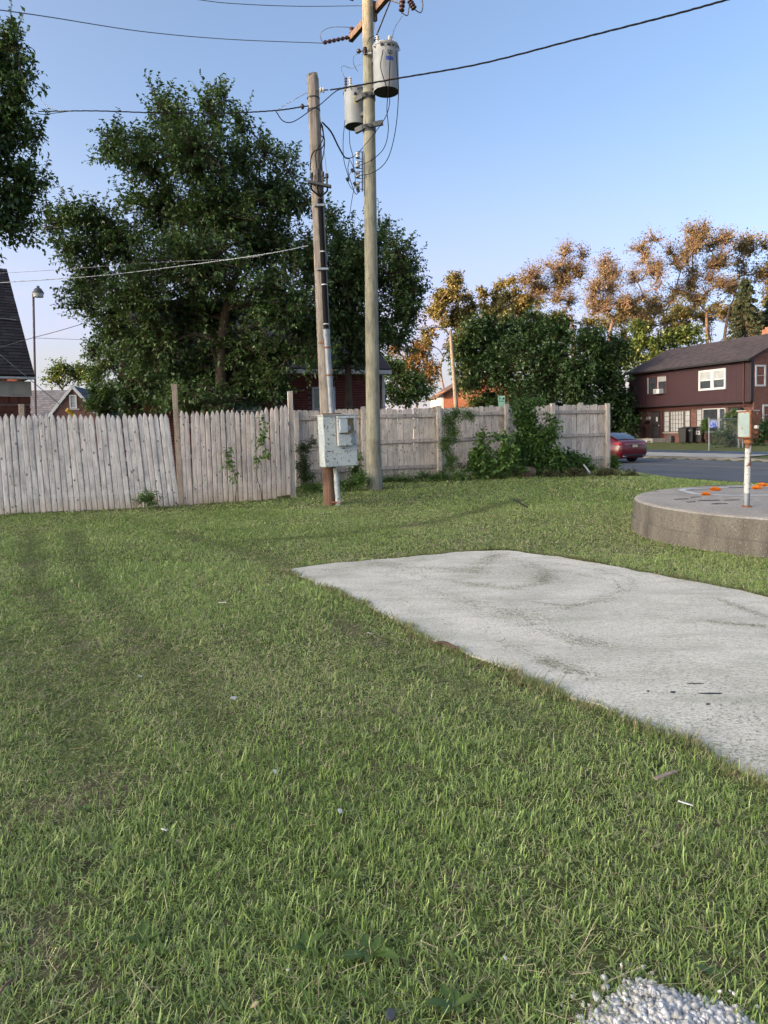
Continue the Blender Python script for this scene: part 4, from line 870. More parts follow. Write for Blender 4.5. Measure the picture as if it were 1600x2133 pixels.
# --- brick house with black roof, left edge. local x along the wall (0 = right corner, negative left), y away
hl = empty('brick_house', (-9.86, 20, .0), R(36), 'dark red brick house with steep black shingle roof at the left edge', 'house')
MB().box(-9, -.02, .02, 7, -.1, 2.62).build('wall', MORT, hl)
bm = brick_mesh(BRK)
brick_wall(hl, -3.2, 0, .2, 2.62, .012, bm, BRK, (-.4, 2.3), soldier=2.42, limit=290)
for x0, x1 in ((-9, -3.22),): MB().box(x0, x1, .005, .02, -.1, 2.62).build('wall_end', BTX, hl)
MB().box(-9.2, .02, -.06, .06, 2.63, 3.04).build('fascia', plain('grey_fascia', (.3, .29, .27), .7, (.22, .21, .2), 4), hl)
MB().box(-9.2, .12, -.2, -.06, 3.09, 3.155).build('gutter', CABS, hl, bevel=.01)
rf = slope(hl, -9.2, .1, -.14, 3.16, 3.55, 6.75, .05, SHK); slope(hl, -9.2, .1, 7.2, 3.16, 3.55, 6.75, .05, SHK, 'rear_roof')
MB().prism([(.05, 3.1), (7.0, 3.1), (3.55, 6.6)], -.12, -.02, 'x').build('gable', BTD, hl)
def shingles(house, roofobj, x0, x1, ya, za, yb, zb, fx, fz, mat, limit=280):
    Ls = math.hypot(yb-ya, zb-za); pit = math.atan2(zb-za, yb-ya); me = MB().box(-.5, .5, -.5, .5, -.5, .5).mesh('shingle', mat); items = []; row = .145; k = 0; s = 0
    while s < Ls-.02:
        x = x0-(k % 3)*.1
        while x < x1-.02:
            w = random.uniform(.26, .36); a, b = max(x, x0), min(x+w, x1); x += w
            if b-a < .03: continue
            cs = s+row/2; y = ya+math.cos(pit)*cs-math.sin(pit)*.066; z = za+math.sin(pit)*cs+math.cos(pit)*.066
            items.append((abs((a+b)/2-fx)*3+abs(z-fz)*.2, ((a+b)/2, y, z), (pit-.09, 0, random.uniform(-.006, .006)), (b-a-.008, row+.02, .013+random.uniform(0, .006))))
        s += row; k += 1
    pieces(roofobj, 'shingle', items, me, mat, limit)
shingles(hl, rf, -4.2, .1, -.14, 3.16, 3.55, 6.75, -.1, 4.6, SHK)
MB().bar((-.02, 1.52, 4.96), (-.75, 1.58, 5.0), .05, .02).build('roof_patch', plain('pale_patch', (.3, .3, .3), .8), rf)
# --- brick house behind the tree
BTP = bricktex('plum_brick_front', 'x', (.075, .024, .023), (.055, .019, .02), (.11, .09, .085))
hm = empty('brick_house', (-.02, 22, .2), R(20), 'plum brick house with white gutter half hidden behind the big tree', 'house')
MB().box(-7.2, -.02, .02, 7, -.2, 3.0).build('wall', MORT, hm)
bm2 = brick_mesh(BRKM); WX = (-2.22, -1.5)
brick_wall(hm, -7.2, 0, .9, 2.98, .012, bm2, BRKM, (-1.2, 2.5), skip=((WX[0]-.02, WX[1]+.02, .9, 2.62), (-4.6, -3.7, .9, 2.5)), soldier=2.78, limit=300)
MB().box(-7.22, .02, .003, .018, -.2, .9).build('wall_base', BTX, hm)
window(hm, WX[0], WX[1], 1.3, 2.6, .0, WHITE, GLASSG, 1, 2, .06); window(hm, -4.55, -3.75, 1.4, 2.45, .0, WHITE, GLASSG, 1, 2, .06)
MB().box(-1.35, 0-.25, -.06, -.02, 1.92, 1.98).build('conduit', plain('maroon_pipe', (.08, .03, .03), .6), hm)
MB().box(-7.4, .22, -.32, -.18, 2.98, 3.1).build('gutter', WHITE, hm, bevel=.01); MB().box(-7.4, .2, -.2, .02, 2.982, 3.0).build('soffit', WHITE, hm); MB().box(.0, .08, -.06, .02, .0, 3.0).build('downspout', WHITE, hm)
slope(hm, -7.4, .2, -.28, 3.1, 3.5, 5.6, .05, SHK); slope(hm, -7.4, .2, 7.3, 3.1, 3.5, 5.6, .05, SHK, 'rear_roof')
MB().prism([(.05, 2.95), (6.95, 2.95), (3.5, 5.5)], -7.18, -7.05, 'x').build('gable', BTD, hm); MB().prism([(.05, 2.95), (6.95, 2.95), (3.5, 5.5)], -.15, -.02, 'x').build('gable', BTD, hm)
ch = MB().box(-7.58, -7.22, 1.3, 2.5, -.2, 3.1).box(-7.55, -7.22, 1.6, 2.3, 3.1, 4.3).build('chimney', BTP, hm)
# --- far house with grey roof and white-trimmed gable
hf = empty('gabled_house', at(156, 912, 45), R(8), 'distant brick house with grey roof and white-trimmed front gable', 'house'); hf.location.z = .2
zr = at(156, 806, 45).z-.2
MB().box(-7, 4, .6, 8, 0, 2.3).build('wall', BTX, hf); slope(hf, -7.3, 4.4, .2, 2.2, 4.6, zr+.05, .06, SHG); slope(hf, -7.3, 4.4, 9, 2.2, 4.6, zr+.05, .06, SHG, 'rear_roof')
gw_ = 2.1; MB().prism([(-gw_, 0), (gw_, 0), (gw_, zr-2.55), (0, zr-.06), (-gw_, zr-2.55)], 0, .2).build('gable', BTX, hf)
m = MB(); 
for s in (-1, 1): m.bar((s*2.3, -.06, zr-2.82), (0, -.06, zr+.02), .12, .17)
m.build('bargeboard', WHITE, hf)
for s in (-1, 1):
    d = Vector((0, 1, 0)); m = MB(); a, b = Vector((s*2.36, -.1, zr-2.82)), Vector((0, -.1, zr+.08)); m.add([a, b, b+d*4.6, a+d*4.6], [(0, 1, 2, 3)]); m.build('gable_roof', SHG, hf)
window(hf, -.22, .22, zr-1.35, zr-.5, -.02, WHITE, BLIND, 1, 2, .07); MB().box(-.36, .36, -.05, .0, zr-1.45, zr-1.36).build('sill', WALK, hf)
# --- far brick house across the street
hg = empty('brick_cottage', at(925, 893, 66), R(4), 'small orange brick cottage with white corner trim behind the light pole', 'house'); hg.location.z = .1
ze = at(925, 812, 66).z; zt = at(958, 800, 66).z
MB().prism([(0, 0), (6.6, 0), (6.6, ze-.3), (3.3, zt+.9), (0, ze-.3)], 0, 7).build('wall', BTO, hg)
m = MB(); 
for a, b in (((-.5, ze-.75), (3.3, zt+1.05)), ((7.1, ze-.75), (3.3, zt+1.05))): m.add([(a[0], -.4, a[1]), (b[0], -.4, b[1]), (b[0], 8, b[1]), (a[0], 8, a[1]), (a[0], -.4, a[1]+.12), (b[0], -.4, b[1]+.12), (b[0], 8, b[1]+.12), (a[0], 8, a[1]+.12)], [(0,1,2,3),(4,5,6,7),(0,1,5,4),(1,2,6,5),(2,3,7,6),(3,0,4,7)])
m.build('roof', SHR, hg); MB().box(-.25, 0, -.02, 7, 0, ze-.55).build('corner_trim', WHITE, hg); MB().box(-3.2, -.25, 1.5, 6.5, 0, 2.4).build('wing', WHITE, hg)
m = MB().add([(-4.4, .8, 1.9), (-.3, .8, 3.5), (-.3, 7, 3.5), (-4.4, 7, 1.9), (-4.4, .8, 2.05), (-.3, .8, 3.65), (-.3, 7, 3.65), (-4.4, 7, 2.05)], [(0,1,2,3),(4,5,6,7),(0,1,5,4),(1,2,6,5),(2,3,7,6),(3,0,4,7)]); m.build('wing_roof', SHR, hg)
MB().box(1.0, 2.0, -.04, .0, 1.2, 2.4).build('boarded_window', TAN, hg); window(hg, -2.4, -.9, 1.0, 2.2, 1.45, WHITE, GLASS, 1, 1, .1); MB().box(3.0, 3.5, 2.2, 2.7, zt+.4, zt+1.7).build('chimney', BTO, hg)
# --- maroon two-storey house
hh = empty('two_storey_house', (19.763, 57, .12), R(-69.9), 'two-storey house with maroon siding over brick and a long shingle roof', 'house')
Z = lambda z: z-.12
MB().box(.36, 11.66, .6, 8, -.3, Z(2.62)).build('lower_wall', BTX, hh)
MB().box(.0, 11.66, .02, 8, Z(2.9), Z(5.58)).build('upper_wall', MAROON, hh)
m = MB(); x = .1
while x < 11.6: m.box(x, x+.02, .006, .02, Z(2.92), Z(5.5)); x += .2
m.build('siding_ribs', MAROON, hh)
MB().box(.0, 11.7, -.02, .02, Z(5.5), Z(5.62)).build('eave_trim', MAROONT, hh); MB().box(.0, 11.64, .0, .6, Z(2.84), Z(2.899)).build('soffit', BLK, hh); MB().box(.34, 11.64, .45, .598, Z(2.58), Z(2.838)).build('beam', MAROONT, hh); MB().box(-.03, .03, -.03, .03, Z(2.6), Z(5.5)).build('corner_board', MAROONT, hh)
MB().box(11.66, 11.72, .2, 8, -.3, Z(5.6)).build('side_wall', BTY, hh)
MB().prism([(.0, Z(5.56)), (8, Z(5.56)), (4, Z(7.45))], 11.58, 11.70, 'x').build('side_gable', BTY, hh); MB().prism([(.0, Z(5.56)), (8, Z(5.56)), (4, Z(7.45))], .02, .12, 'x').build('gable', MAROON, hh)
slope(hh, -.2, 11.95, -.35, Z(5.55), 4, Z(7.55), .08, SHM); slope(hh, -.2, 11.95, 8.35, Z(5.55), 4, Z(7.55), .08, SHM, 'rear_roof')
MB().box(-.2, 11.95, -.47, -.33, Z(5.48), Z(5.6)).build('gutter', BLK, hh); MB().box(11.66, 11.74, -.05, .16, Z(2.9), Z(5.6)).build('downspout', BLK, hh); MB().box(11.1, 11.17, -.06, .0, Z(2.5), Z(5.5)).build('downspout', MAROONT, hh)
for s in (0, 1): a, b = (11.76, -.35 if s == 0 else 8.35, Z(5.52)), (11.76, 4, Z(7.52)); MB().bar(a, b, .05, .2).build('bargeboard', MAROONT, hh)
m = MB().box(8.9, 9.8, 4.0, 4.8, Z(6.9), Z(7.95)).box(9.05, 9.65, 4.1, 4.7, Z(7.95), Z(8.1)); m.build('chimney', BTO, hh)
window(hh, 2.02, 3.04, Z(3.8), Z(5.18), .0, MAROONT, GLASS, 1, 3, .07); window(hh, 3.1, 4.15, Z(3.8), Z(5.18), .0, MAROONT, GLASS, 1, 3, .07, blind=BLIND)
MB().box(2.09, 2.15, -.03, .0, Z(3.87), Z(5.12)).box(3.17, 3.23, -.03, .0, Z(3.87), Z(5.12)).build('inner_frame', WHITE, hh)
ac_ = MB().box(3.15, 3.78, -.42, .0, Z(3.82), Z(4.18)).build('air_conditioner', WHITE, hh, bevel=.02); MB().box(3.2, 3.5, -.428, -.42, Z(3.87), Z(4.13)).build('grille', plain('grille_grey', (.3, .3, .3), .6), ac_)
w = window(hh, 7.27, 8.50, Z(3.8), Z(5.2), -.01, WHITE, GLASS, 1, 2, .14, cd=.08, blind=BLIND); window(hh, 8.50, 9.66, Z(3.8), Z(5.2), -.01, WHITE, GLASS, 1, 2, .14, cd=.08, blind=BLIND)
# ground floor windows and doors
FRM = plain('mauve_frame', (.10, .07, .07), .6)
for (a, b, c, r_) in ((3.18, 3.81, 1, 4), (3.85, 5.27, 5, 5), (5.31, 5.89, 1, 4)): window(hh, a, b, Z(.92), Z(2.5), .56, FRM, BLIND, c, r_, .06)
for (a, b, c, r_, g) in ((6.46, 7.02, 1, 4, BLIND), (7.06, 8.48, 1, 2, GLASS), (8.52, 9.1, 1, 2, GLASS)): window(hh, a, b, Z(.9), Z(2.55), .56, FRM if b < 7.05 else WHITE, g, c, r_, .06)
m = MB(); 
for i in range(10): m.box(7.14+i*.14, 7.155+i*.14, .5, .515, Z(.95), Z(2.5))
m.build('window_bars', BLK, hh)
MB().box(3.1, 9.15, .48, .6, Z(.84), Z(.9)).build('sill', WALK, hh)
dr = MB().box(1.88, 2.85, .52, .6, Z(.5), Z(2.52)).build('door', BLK, hh, bevel=.01); MB().box(1.98, 2.75, .5, .52, Z(.6), Z(1.4)).box(1.98, 2.75, .5, .52, Z(1.5), Z(2.42)).build('door_panel', DARKM, dr); MB().tube([(2.76, .49, Z(1.45)), (2.76, .44, Z(1.45))], .035, 8).build('handle', PORC, dr); MB().box(2.42, 2.58, .49, .5, Z(1.75), Z(2.1)).build('notice', PORC, dr)
MB().box(2.87, 3.1, .5, .6, Z(.5), Z(2.55)).build('door_trim', MAROONT, hh)
d2 = MB().box(9.35, 10.3, .52, .6, Z(.5), Z(2.56)).build('door', BLK, hh, bevel=.01); MB().box(9.45, 10.2, .5, .52, Z(.6), Z(2.4)).build('door_panel', DARKM, d2)
for x in (1.24, 10.52): l = MB().lathe([(.03, 0), (.1, .06), (.08, .26), (.13, .28), (.03, .4)], 10, (x, .48, Z(2.12))).build('wall_lamp', BLK, hh)
np_ = MB().box(1.2, 1.68, .58, .599, Z(1.93), Z(2.13)).build('number_plate', WHITE, hh); t = link('number_lettering', text_mesh('221', .2, BLK, .006), None, np_); t.location = (1.44, .575, Z(2.03)); t.rotation_euler = (R(90), 0, 0)
MB().box(1.2, 1.62, .48, .6, Z(1.6), Z(1.83)).build('mailbox', BLK, hh, bevel=.01)
MB().box(1.2, 3.3, -.6, .6, -.3, Z(.46)).box(1.5, 3.1, -.95, -.6, -.3, Z(.28)).build('porch_steps', WALK, hh)
def railing(x0, x1, y0, y1):
    m = MB(); n = 9; z0, z1 = Z(.48), Z(1.3); m.bar((x0, y0, z1), (x1, y1, z1), .04, .03)
    for i in range(n): x, y = x0+(x1-x0)*i/(n-1), y0+(y1-y0)*i/(n-1); m.box(x-.012, x+.012, y-.012, y+.012, z0, z1)
    m.build('railing', BLK, hh)
railing(.5, 1.85, -.55, -.56); railing(2.95, 3.3, -.55, -.56); railing(1.25, 1.26, -.5, .5)
window(hh, .3, 1.2, Z(3.83), Z(5.22), 11.73, WHITE, GLASS, 1, 2, .12, axis='y', blind=BLIND); window(hh, .95, 2.0, Z(1.3), Z(2.66), 11.73, WHITE, GLASS, 1, 2, .12, axis='y', blind=BLIND)
MB().box(3.9, 4.3, .2, .5, -.05, .55).build('gas_meter', STEEL, hh, bevel=.05)
# ------------------------------------------------------------------ bins
def bin_(px, py, rz, label, num=None, sticker=False, Y=49.5):
    p = at(px, py, Y); p.z = float(gz(p.x, p.y)); r = empty('wheelie_bin', p, rz, label, 'trash bin', 'black wheeled bins by the maroon house')
    m = MB(); m.add([(-.24, -.28, .06), (.24, -.28, .06), (.24, .24, .06), (-.24, .24, .06), (-.31, -.36, 1.02), (.31, -.36, 1.02), (.31, .34, 1.02), (-.31, .34, 1.02)], [(0,3,2,1),(4,5,6,7),(0,1,5,4),(1,2,6,5),(2,3,7,6),(3,0,4,7)]); m.build('bin_body', BLK, r, bevel=.03)
    MB().add([(-.33, -.4, 1.02), (.33, -.4, 1.02), (.33, .36, 1.05), (-.33, .36, 1.05), (-.29, -.34, 1.09), (.29, -.34, 1.09), (.29, .32, 1.15), (-.29, .32, 1.15)], [(0,3,2,1),(4,5,6,7),(0,1,5,4),(1,2,6,5),(2,3,7,6),(3,0,4,7)]).build('lid', BLK, r, bevel=.02)
    for s in (-1, 1): w = MB().tube([(s*.24, .28, .13), (s*.3, .28, .13)], .13, 14).build('wheel', TYRE, r)
    MB().box(-.25, .25, .36, .4, .98, 1.02).build('handle', BLK, r)
    if num: t = link('number_lettering', text_mesh(num, .36, PORC, .012), None, r); t.location = (0, -.345, .72); t.rotation_euler = (R(95), 0, 0)
    if sticker: MB().box(-.12, .12, -.365, -.352, .86, .93).build('sticker', PORC, r)
bin_(1426, 922, R(-52), 'leftmost black wheeled bin by the maroon house'); bin_(1440, 921, R(-52), 'middle black wheeled bin with white sticker by the maroon house', sticker=True); bin_(1456, 922, R(-40), 'rightmost black wheeled bin painted with a white 52', num='52')
# ------------------------------------------------------------------ chain-link fence
cl = empty('chain_link_fence', onz(1477, 937, .0), 0, 'grey chain-link fence corner with blue sign in the front yard', 'fence'); c0 = cl.location.copy(); c0.z = float(gz(c0.x, c0.y)); cl.location = c0
e1_, e2_ = onz(1540, 935, .0)-c0, onz(1600, 925, .05)-c0
def mesh_panel(a, b, h):
    m = MB(); a, b = Vector(a), Vector(b); L = (b-a).length; d = (b-a)/L; s = .09; n = int((L+h)/s)
    for k in range(n+1):
        u = k*s
        for sg in (0, 1):
            p0 = (u, 0) if u <= L else (L, u-L); p1 = (max(0, u-h), min(h, u))
            if sg: p0, p1 = (L-p0[0], p0[1]), (L-p1[0], p1[1])
            A, B = a+d*p0[0]+Vector((0, 0, p0[1]+.08)), a+d*p1[0]+Vector((0, 0, p1[1]+.08))
            if (B-A).length > .05: m.bar(A, B, .0035, .0035, up=(.3, .8, .2))
    o = m.build('chain_link', GALV, cl); o['kind'] = 'stuff'
mesh_panel((0, 0, 0), e1_, 1.65)
for p in (Vector((0, 0, 0)), e1_*.97, e1_, e1_+Vector((.25, .1, 0))): MB().tube([p, p+Vector((0, 0, 1.85))], .035, 8).build('post', GALV, cl)
MB().tube([Vector((0, 0, 1.76)), e1_+Vector((0, 0, 1.76))], .022, 8).build('top_rail', GALV, cl)
sg = MB().box(.0, .42, -.06, -.04, 1.3, 1.68).build('sign', plain('blue_white_sign', (.45, .5, .75), .5, (.08, .12, .45), 9, lo=.46, hi=.54), cl)
# ------------------------------------------------------------------ car
h_ang = math.atan2(.893, -.45)
car = empty('parked_car', (11.80, 33.35, ROAD_Z+.005), h_ang, 'dark red sedan on the street, front hidden by the fence end', 'car')
def loft(secs, name, mat, parent, closed=True, smooth_=True):
    n = len(secs[0]); v = [p for s in secs for p in s]; f = []
    for i in range(len(secs)-1):
        for k in range(n if closed else n-1): k2 = (k+1) % n; f.append((i*n+k, i*n+k2, (i+1)*n+k2, (i+1)*n+k))
    f.append(tuple(range(n))); f.append(tuple(range((len(secs)-1)*n, len(secs)*n)))
    return MB().add(v, f).build(name, mat, parent, smooth=smooth_)
def sec(x, w, zb, zt, zs, crown=.03):       # lower body section: half width, bottom, top, shoulder height
    half = [(x, 0, zb), (x, w*.8, zb), (x, w*.96, zb+.1), (x, w, .48), (x, w*.985, .68), (x, w*.95, zs), (x, w*.86, zt), (x, w*.45, zt+crown*.8), (x, 0, zt+crown)]
    return half+[(a, -b, c) for a, b, c in half[-2:0:-1]]
body = [sec(0.0, .74, .42, .78, .72), sec(.05, .82, .32, .98, .86), sec(.16, .88, .24, 1.05, .92), sec(.45, .915, .2, 1.06, .95), sec(1.2, .925, .2, 1.02, .95), sec(2.6, .925, .2, .98, .93), sec(3.4, .92, .2, .96, .9), sec(4.2, .9, .2, .86, .82), sec(4.65, .8, .24, .74, .7), sec(4.85, .62, .32, .6, .56)]
loft(body, 'body', CARP, car)
def csec(x, w, zt, z0): half = [(x, 0, z0), (x, w, z0), (x, w*.93, (z0+zt)/2), (x, w*.80, zt-.05), (x, w*.6, zt), (x, 0, zt+.02)]; return half+[(a, -b, c) for a, b, c in half[-2:0:-1]]
loft([csec(.48, .72, 1.07, .98), csec(.8, .78, 1.22, .98), csec(1.25, .81, 1.38, .98), csec(1.75, .82, 1.45, .96), csec(2.4, .82, 1.455, .95), csec(2.9, .81, 1.37, .94), csec(3.6, .76, 1.0, .92)], 'cabin', CARP, car)
def on_car(pts, name, mat): return MB().add(pts, [tuple(range(len(pts)))]).build(name, mat, car)
rw = MB(); rows = [(.52, .60, 1.095), (.8, .63, 1.238), (1.22, .60, 1.392)]
v = []; 
for x, w, z in rows: v += [(x-.012, y*w, z+.02+.012*(1-abs(y))) for y in (-1, -.5, 0, .5, 1)]
rw.add(v, [(i*5+k, i*5+k+1, (i+1)*5+k+1, (i+1)*5+k) for i in range(2) for k in range(4)]).build('rear_window', CARG, car, smooth=True)
for s in (-1, 1):
    for (a, b) in ((1.0, 1.95), (2.02, 2.95)):
        zt = lambda x: 1.02+.33*min(1, max(.1, (x-.75)/.7))*min(1, max(.1, (3.55-x)/.8))
        on_car([(a, s*.83, 1.0), (b, s*.83, .99), (b, s*.72, zt(b)), (a, s*.72, zt(a))], 'side_window', CARG)
    tl = MB(); tl.add([(.03, s*.3, .83), (.0, s*.3, .93), (.10, s*.845, .84), (.09, s*.83, .965), (.42, s*.925, .9), (.36, s*.90, .965)], [(0, 1, 3, 2), (2, 3, 5, 4)]); o = tl.build('tail_lamp', TAIL, car, smooth=True); sm = o.modifiers.new('solid', 'SOLIDIFY'); sm.thickness = .04; sm.offset = 0
    for x in (.98, 3.85):
        wh = MB().lathe([(.2, -.1), (.325, -.1), (.335, -.05), (.335, .05), (.325, .1), (.2, .1)], 28).build('wheel', TYRE, car, smooth=True); wh.location = (x, s*.80, .335); wh.rotation_euler = (R(90), 0, 0)
        rim = MB().lathe([(.05, .09*(-s)), (.21, .085*(-s)), (.215, .1*(-s))], 16).build('rim', RIMM, wh)
    MB().box(-.01, .08, s*.62-.09, s*.62+.09, .30, .345).build('exhaust_trim', GALV, car, bevel=.01)
MB().box(-.018, .02, -.62, .62, .885, .905).build('chrome_strip', RIMM, car); MB().box(.0, .06, -.7, .7, .33, .42).build('lower_bumper', BLK, car, bevel=.02)
MB().box(-.012, .06, -.25, .25, .76, .90).build('plate_recess', CARP, car); MB().box(-.022, -.01, -.16, .16, .75, .865).build('license_plate', plain('pale_yellow_plate', (.6, .55, .36), .5, (.45, .42, .3), 30), car)
# ------------------------------------------------------------------ bus stop sign, street light, yard light
bs = at(1045, 836, 30.6); bsr = empty('bus_stop_sign', (bs.x, bs.y, float(gz(bs.x, bs.y))), R(4), 'pale green bus stop sign rising above the board fence', 'sign')
zb = bs.z-bsr.location.z
MB().box(-.025, .025, .0, .04, 0, zb-.3).build('post', GALV, bsr); MB().box(-.15, .15, -.01, .0, zb-.55, zb+.24).build('panel', SIGNG, bsr, bevel=.004)
t = link('lettering', text_mesh('Bus Stop', .065, SIGND, .0015), None, bsr); t.location = (0, -.013, zb+.0); t.rotation_euler = (R(90), 0, 0)
t = link('lettering', text_mesh('D', .10, SIGND, .003), None, bsr); t.location = (-.08, -.013, zb+.12); t.rotation_euler = (R(90), 0, 0)
MB().box(.04, .12, -.014, -.011, zb+.09, zb+.15).box(.05, .065, -.014, -.011, zb+.07, zb+.09).box(.095, .11, -.014, -.011, zb+.07, zb+.09).build('bus_symbol', SIGND, bsr)
b, t_ = at(956, 893, 58), at(938, 686, 58); b.z = .1
sp_ = empty('street_light', b, 0, 'leaning timber street light pole with a long arm pointing left', 'street light')
MB().tube([(0, 0, 0), t_-b], [.19, .14], 14).build('pole', plain('pale_old_pole', (.34, .27, .2), .9, (.24, .19, .14), 5, stretch=(8, 8, .6)), sp_, smooth=True)
e = at(884, 685, 57)-b; MB().tube(spline([t_-b-Vector((0, 0, .5)), (t_-b).lerp(e, .4)+Vector((0, 0, .15)), e], 6), .05, 8).build('arm', GALV, sp_, smooth=True)
MB().obox(e-Vector((.3, 0, 0)), (.42, 0, 0), (0, .16, 0), (0, 0, .09)).build('lamp_head', GALV, sp_, bevel=.06)
b, t_ = at(74, 912, 30), at(70, 640, 30); b.z = .2
yl = empty('yard_light', b, 0, 'grey bell-shaped yard light on a thin bent pole beyond the black roof', 'yard light')
MB().tube(spline([(0, 0, 0), t_-b, at(70, 618, 30)-b, at(74, 606, 30)-b], 6), .045, 8).build('pole', plain('brown_steel_pole', (.13, .09, .09), .6), yl, smooth=True)
c = at(80, 614, 30)-b; MB().lathe([(.06, .36), (.06, .28), (.12, .26), (.22, .10), (.23, .06)], 18, c).build('hood', STEEL, yl, smooth=True); MB().lathe([(.21, .06), (.19, -.1), (.06, -.11)], 18, c).build('lens', plain('frosted_lens', (.4, .42, .40), .3), yl, smooth=True)
# ------------------------------------------------------------------ unseen blocks, added left of view and sized to shade the lot
sd2 = Vector((sun_vec.x, sun_vec.y, 0)).normalized(); pd = Vector((-sd2.y, sd2.x, 0))
def off_block(w0, w1, H, label, D=150):
    c = sd2*D+pd*(w0+w1)/2; width = abs(w1-w0); r = empty('shade_block', (c.x, c.y, 0), math.atan2(pd.y, pd.x), label, 'shade blocker', 'unseen shade blocks added on the left')
    MB().box(-width/2, width/2, -12, 0, 0, H-.6).build('wall', BTX, r); MB().box(-width/2-.1, width/2+.1, -12.1, .1, H-.6, H).build('block_cap', WALK, r)
off_block(14, -24, 43.5, 'lower unseen block added on the left to shade the yard'); off_block(-25, -50.5, 50.0, 'taller unseen block added on the left to shade the maroon house and dark trees')

# ------------------------------------------------------------------ trees and plants
def tubes_np(A, B, r0, r1, mid=None, n=4):
    """batch of 2-segment tubes from A to B bent through mid"""
    m = len(A); M_ = (A+B)/2 if mid is None else mid; P = np.stack([A, M_, B], 1); T = np.stack([M_-A, B-A, B-M_], 1)
    T /= (np.linalg.norm(T, axis=2, keepdims=True)+1e-9); ref = np.array([.31, .9, .12]); X = np.cross(T, ref); X /= (np.linalg.norm(X, axis=2, keepdims=True)+1e-9); Y = np.cross(T, X)
    rr = np.stack([r0*np.ones(m), (r0+r1)/2*np.ones(m), r1*np.ones(m)], 1)[:, :, None, None]; an = 2*np.pi*np.arange(n)/n
    V = P[:, :, None, :]+rr*(X[:, :, None, :]*np.cos(an)[None, None, :, None]+Y[:, :, None, :]*np.sin(an)[None, None, :, None])
    V = V.reshape(-1, 3); b = (np.arange(m)*3*n)[:, None, None]; j = np.arange(2)[None, :, None]*n; k = np.arange(n)[None, None, :]; k2 = (k+1) % n
    Q = np.stack([b+j+k, b+j+k2, b+j+n+k2, b+j+n+k], -1).reshape(-1, 4); return V, Q
def unit(v): return v/(np.linalg.norm(v, axis=-1, keepdims=True)+1e-9)
def lobe(px, py, Y, rx, ry, rd=None, dY=0):
    c = at(px, py, Y+dY); k = Y/F_PX; return (np.array(c), np.array([rx*k, (rd or (rx+ry)/2)*k, ry*k]))
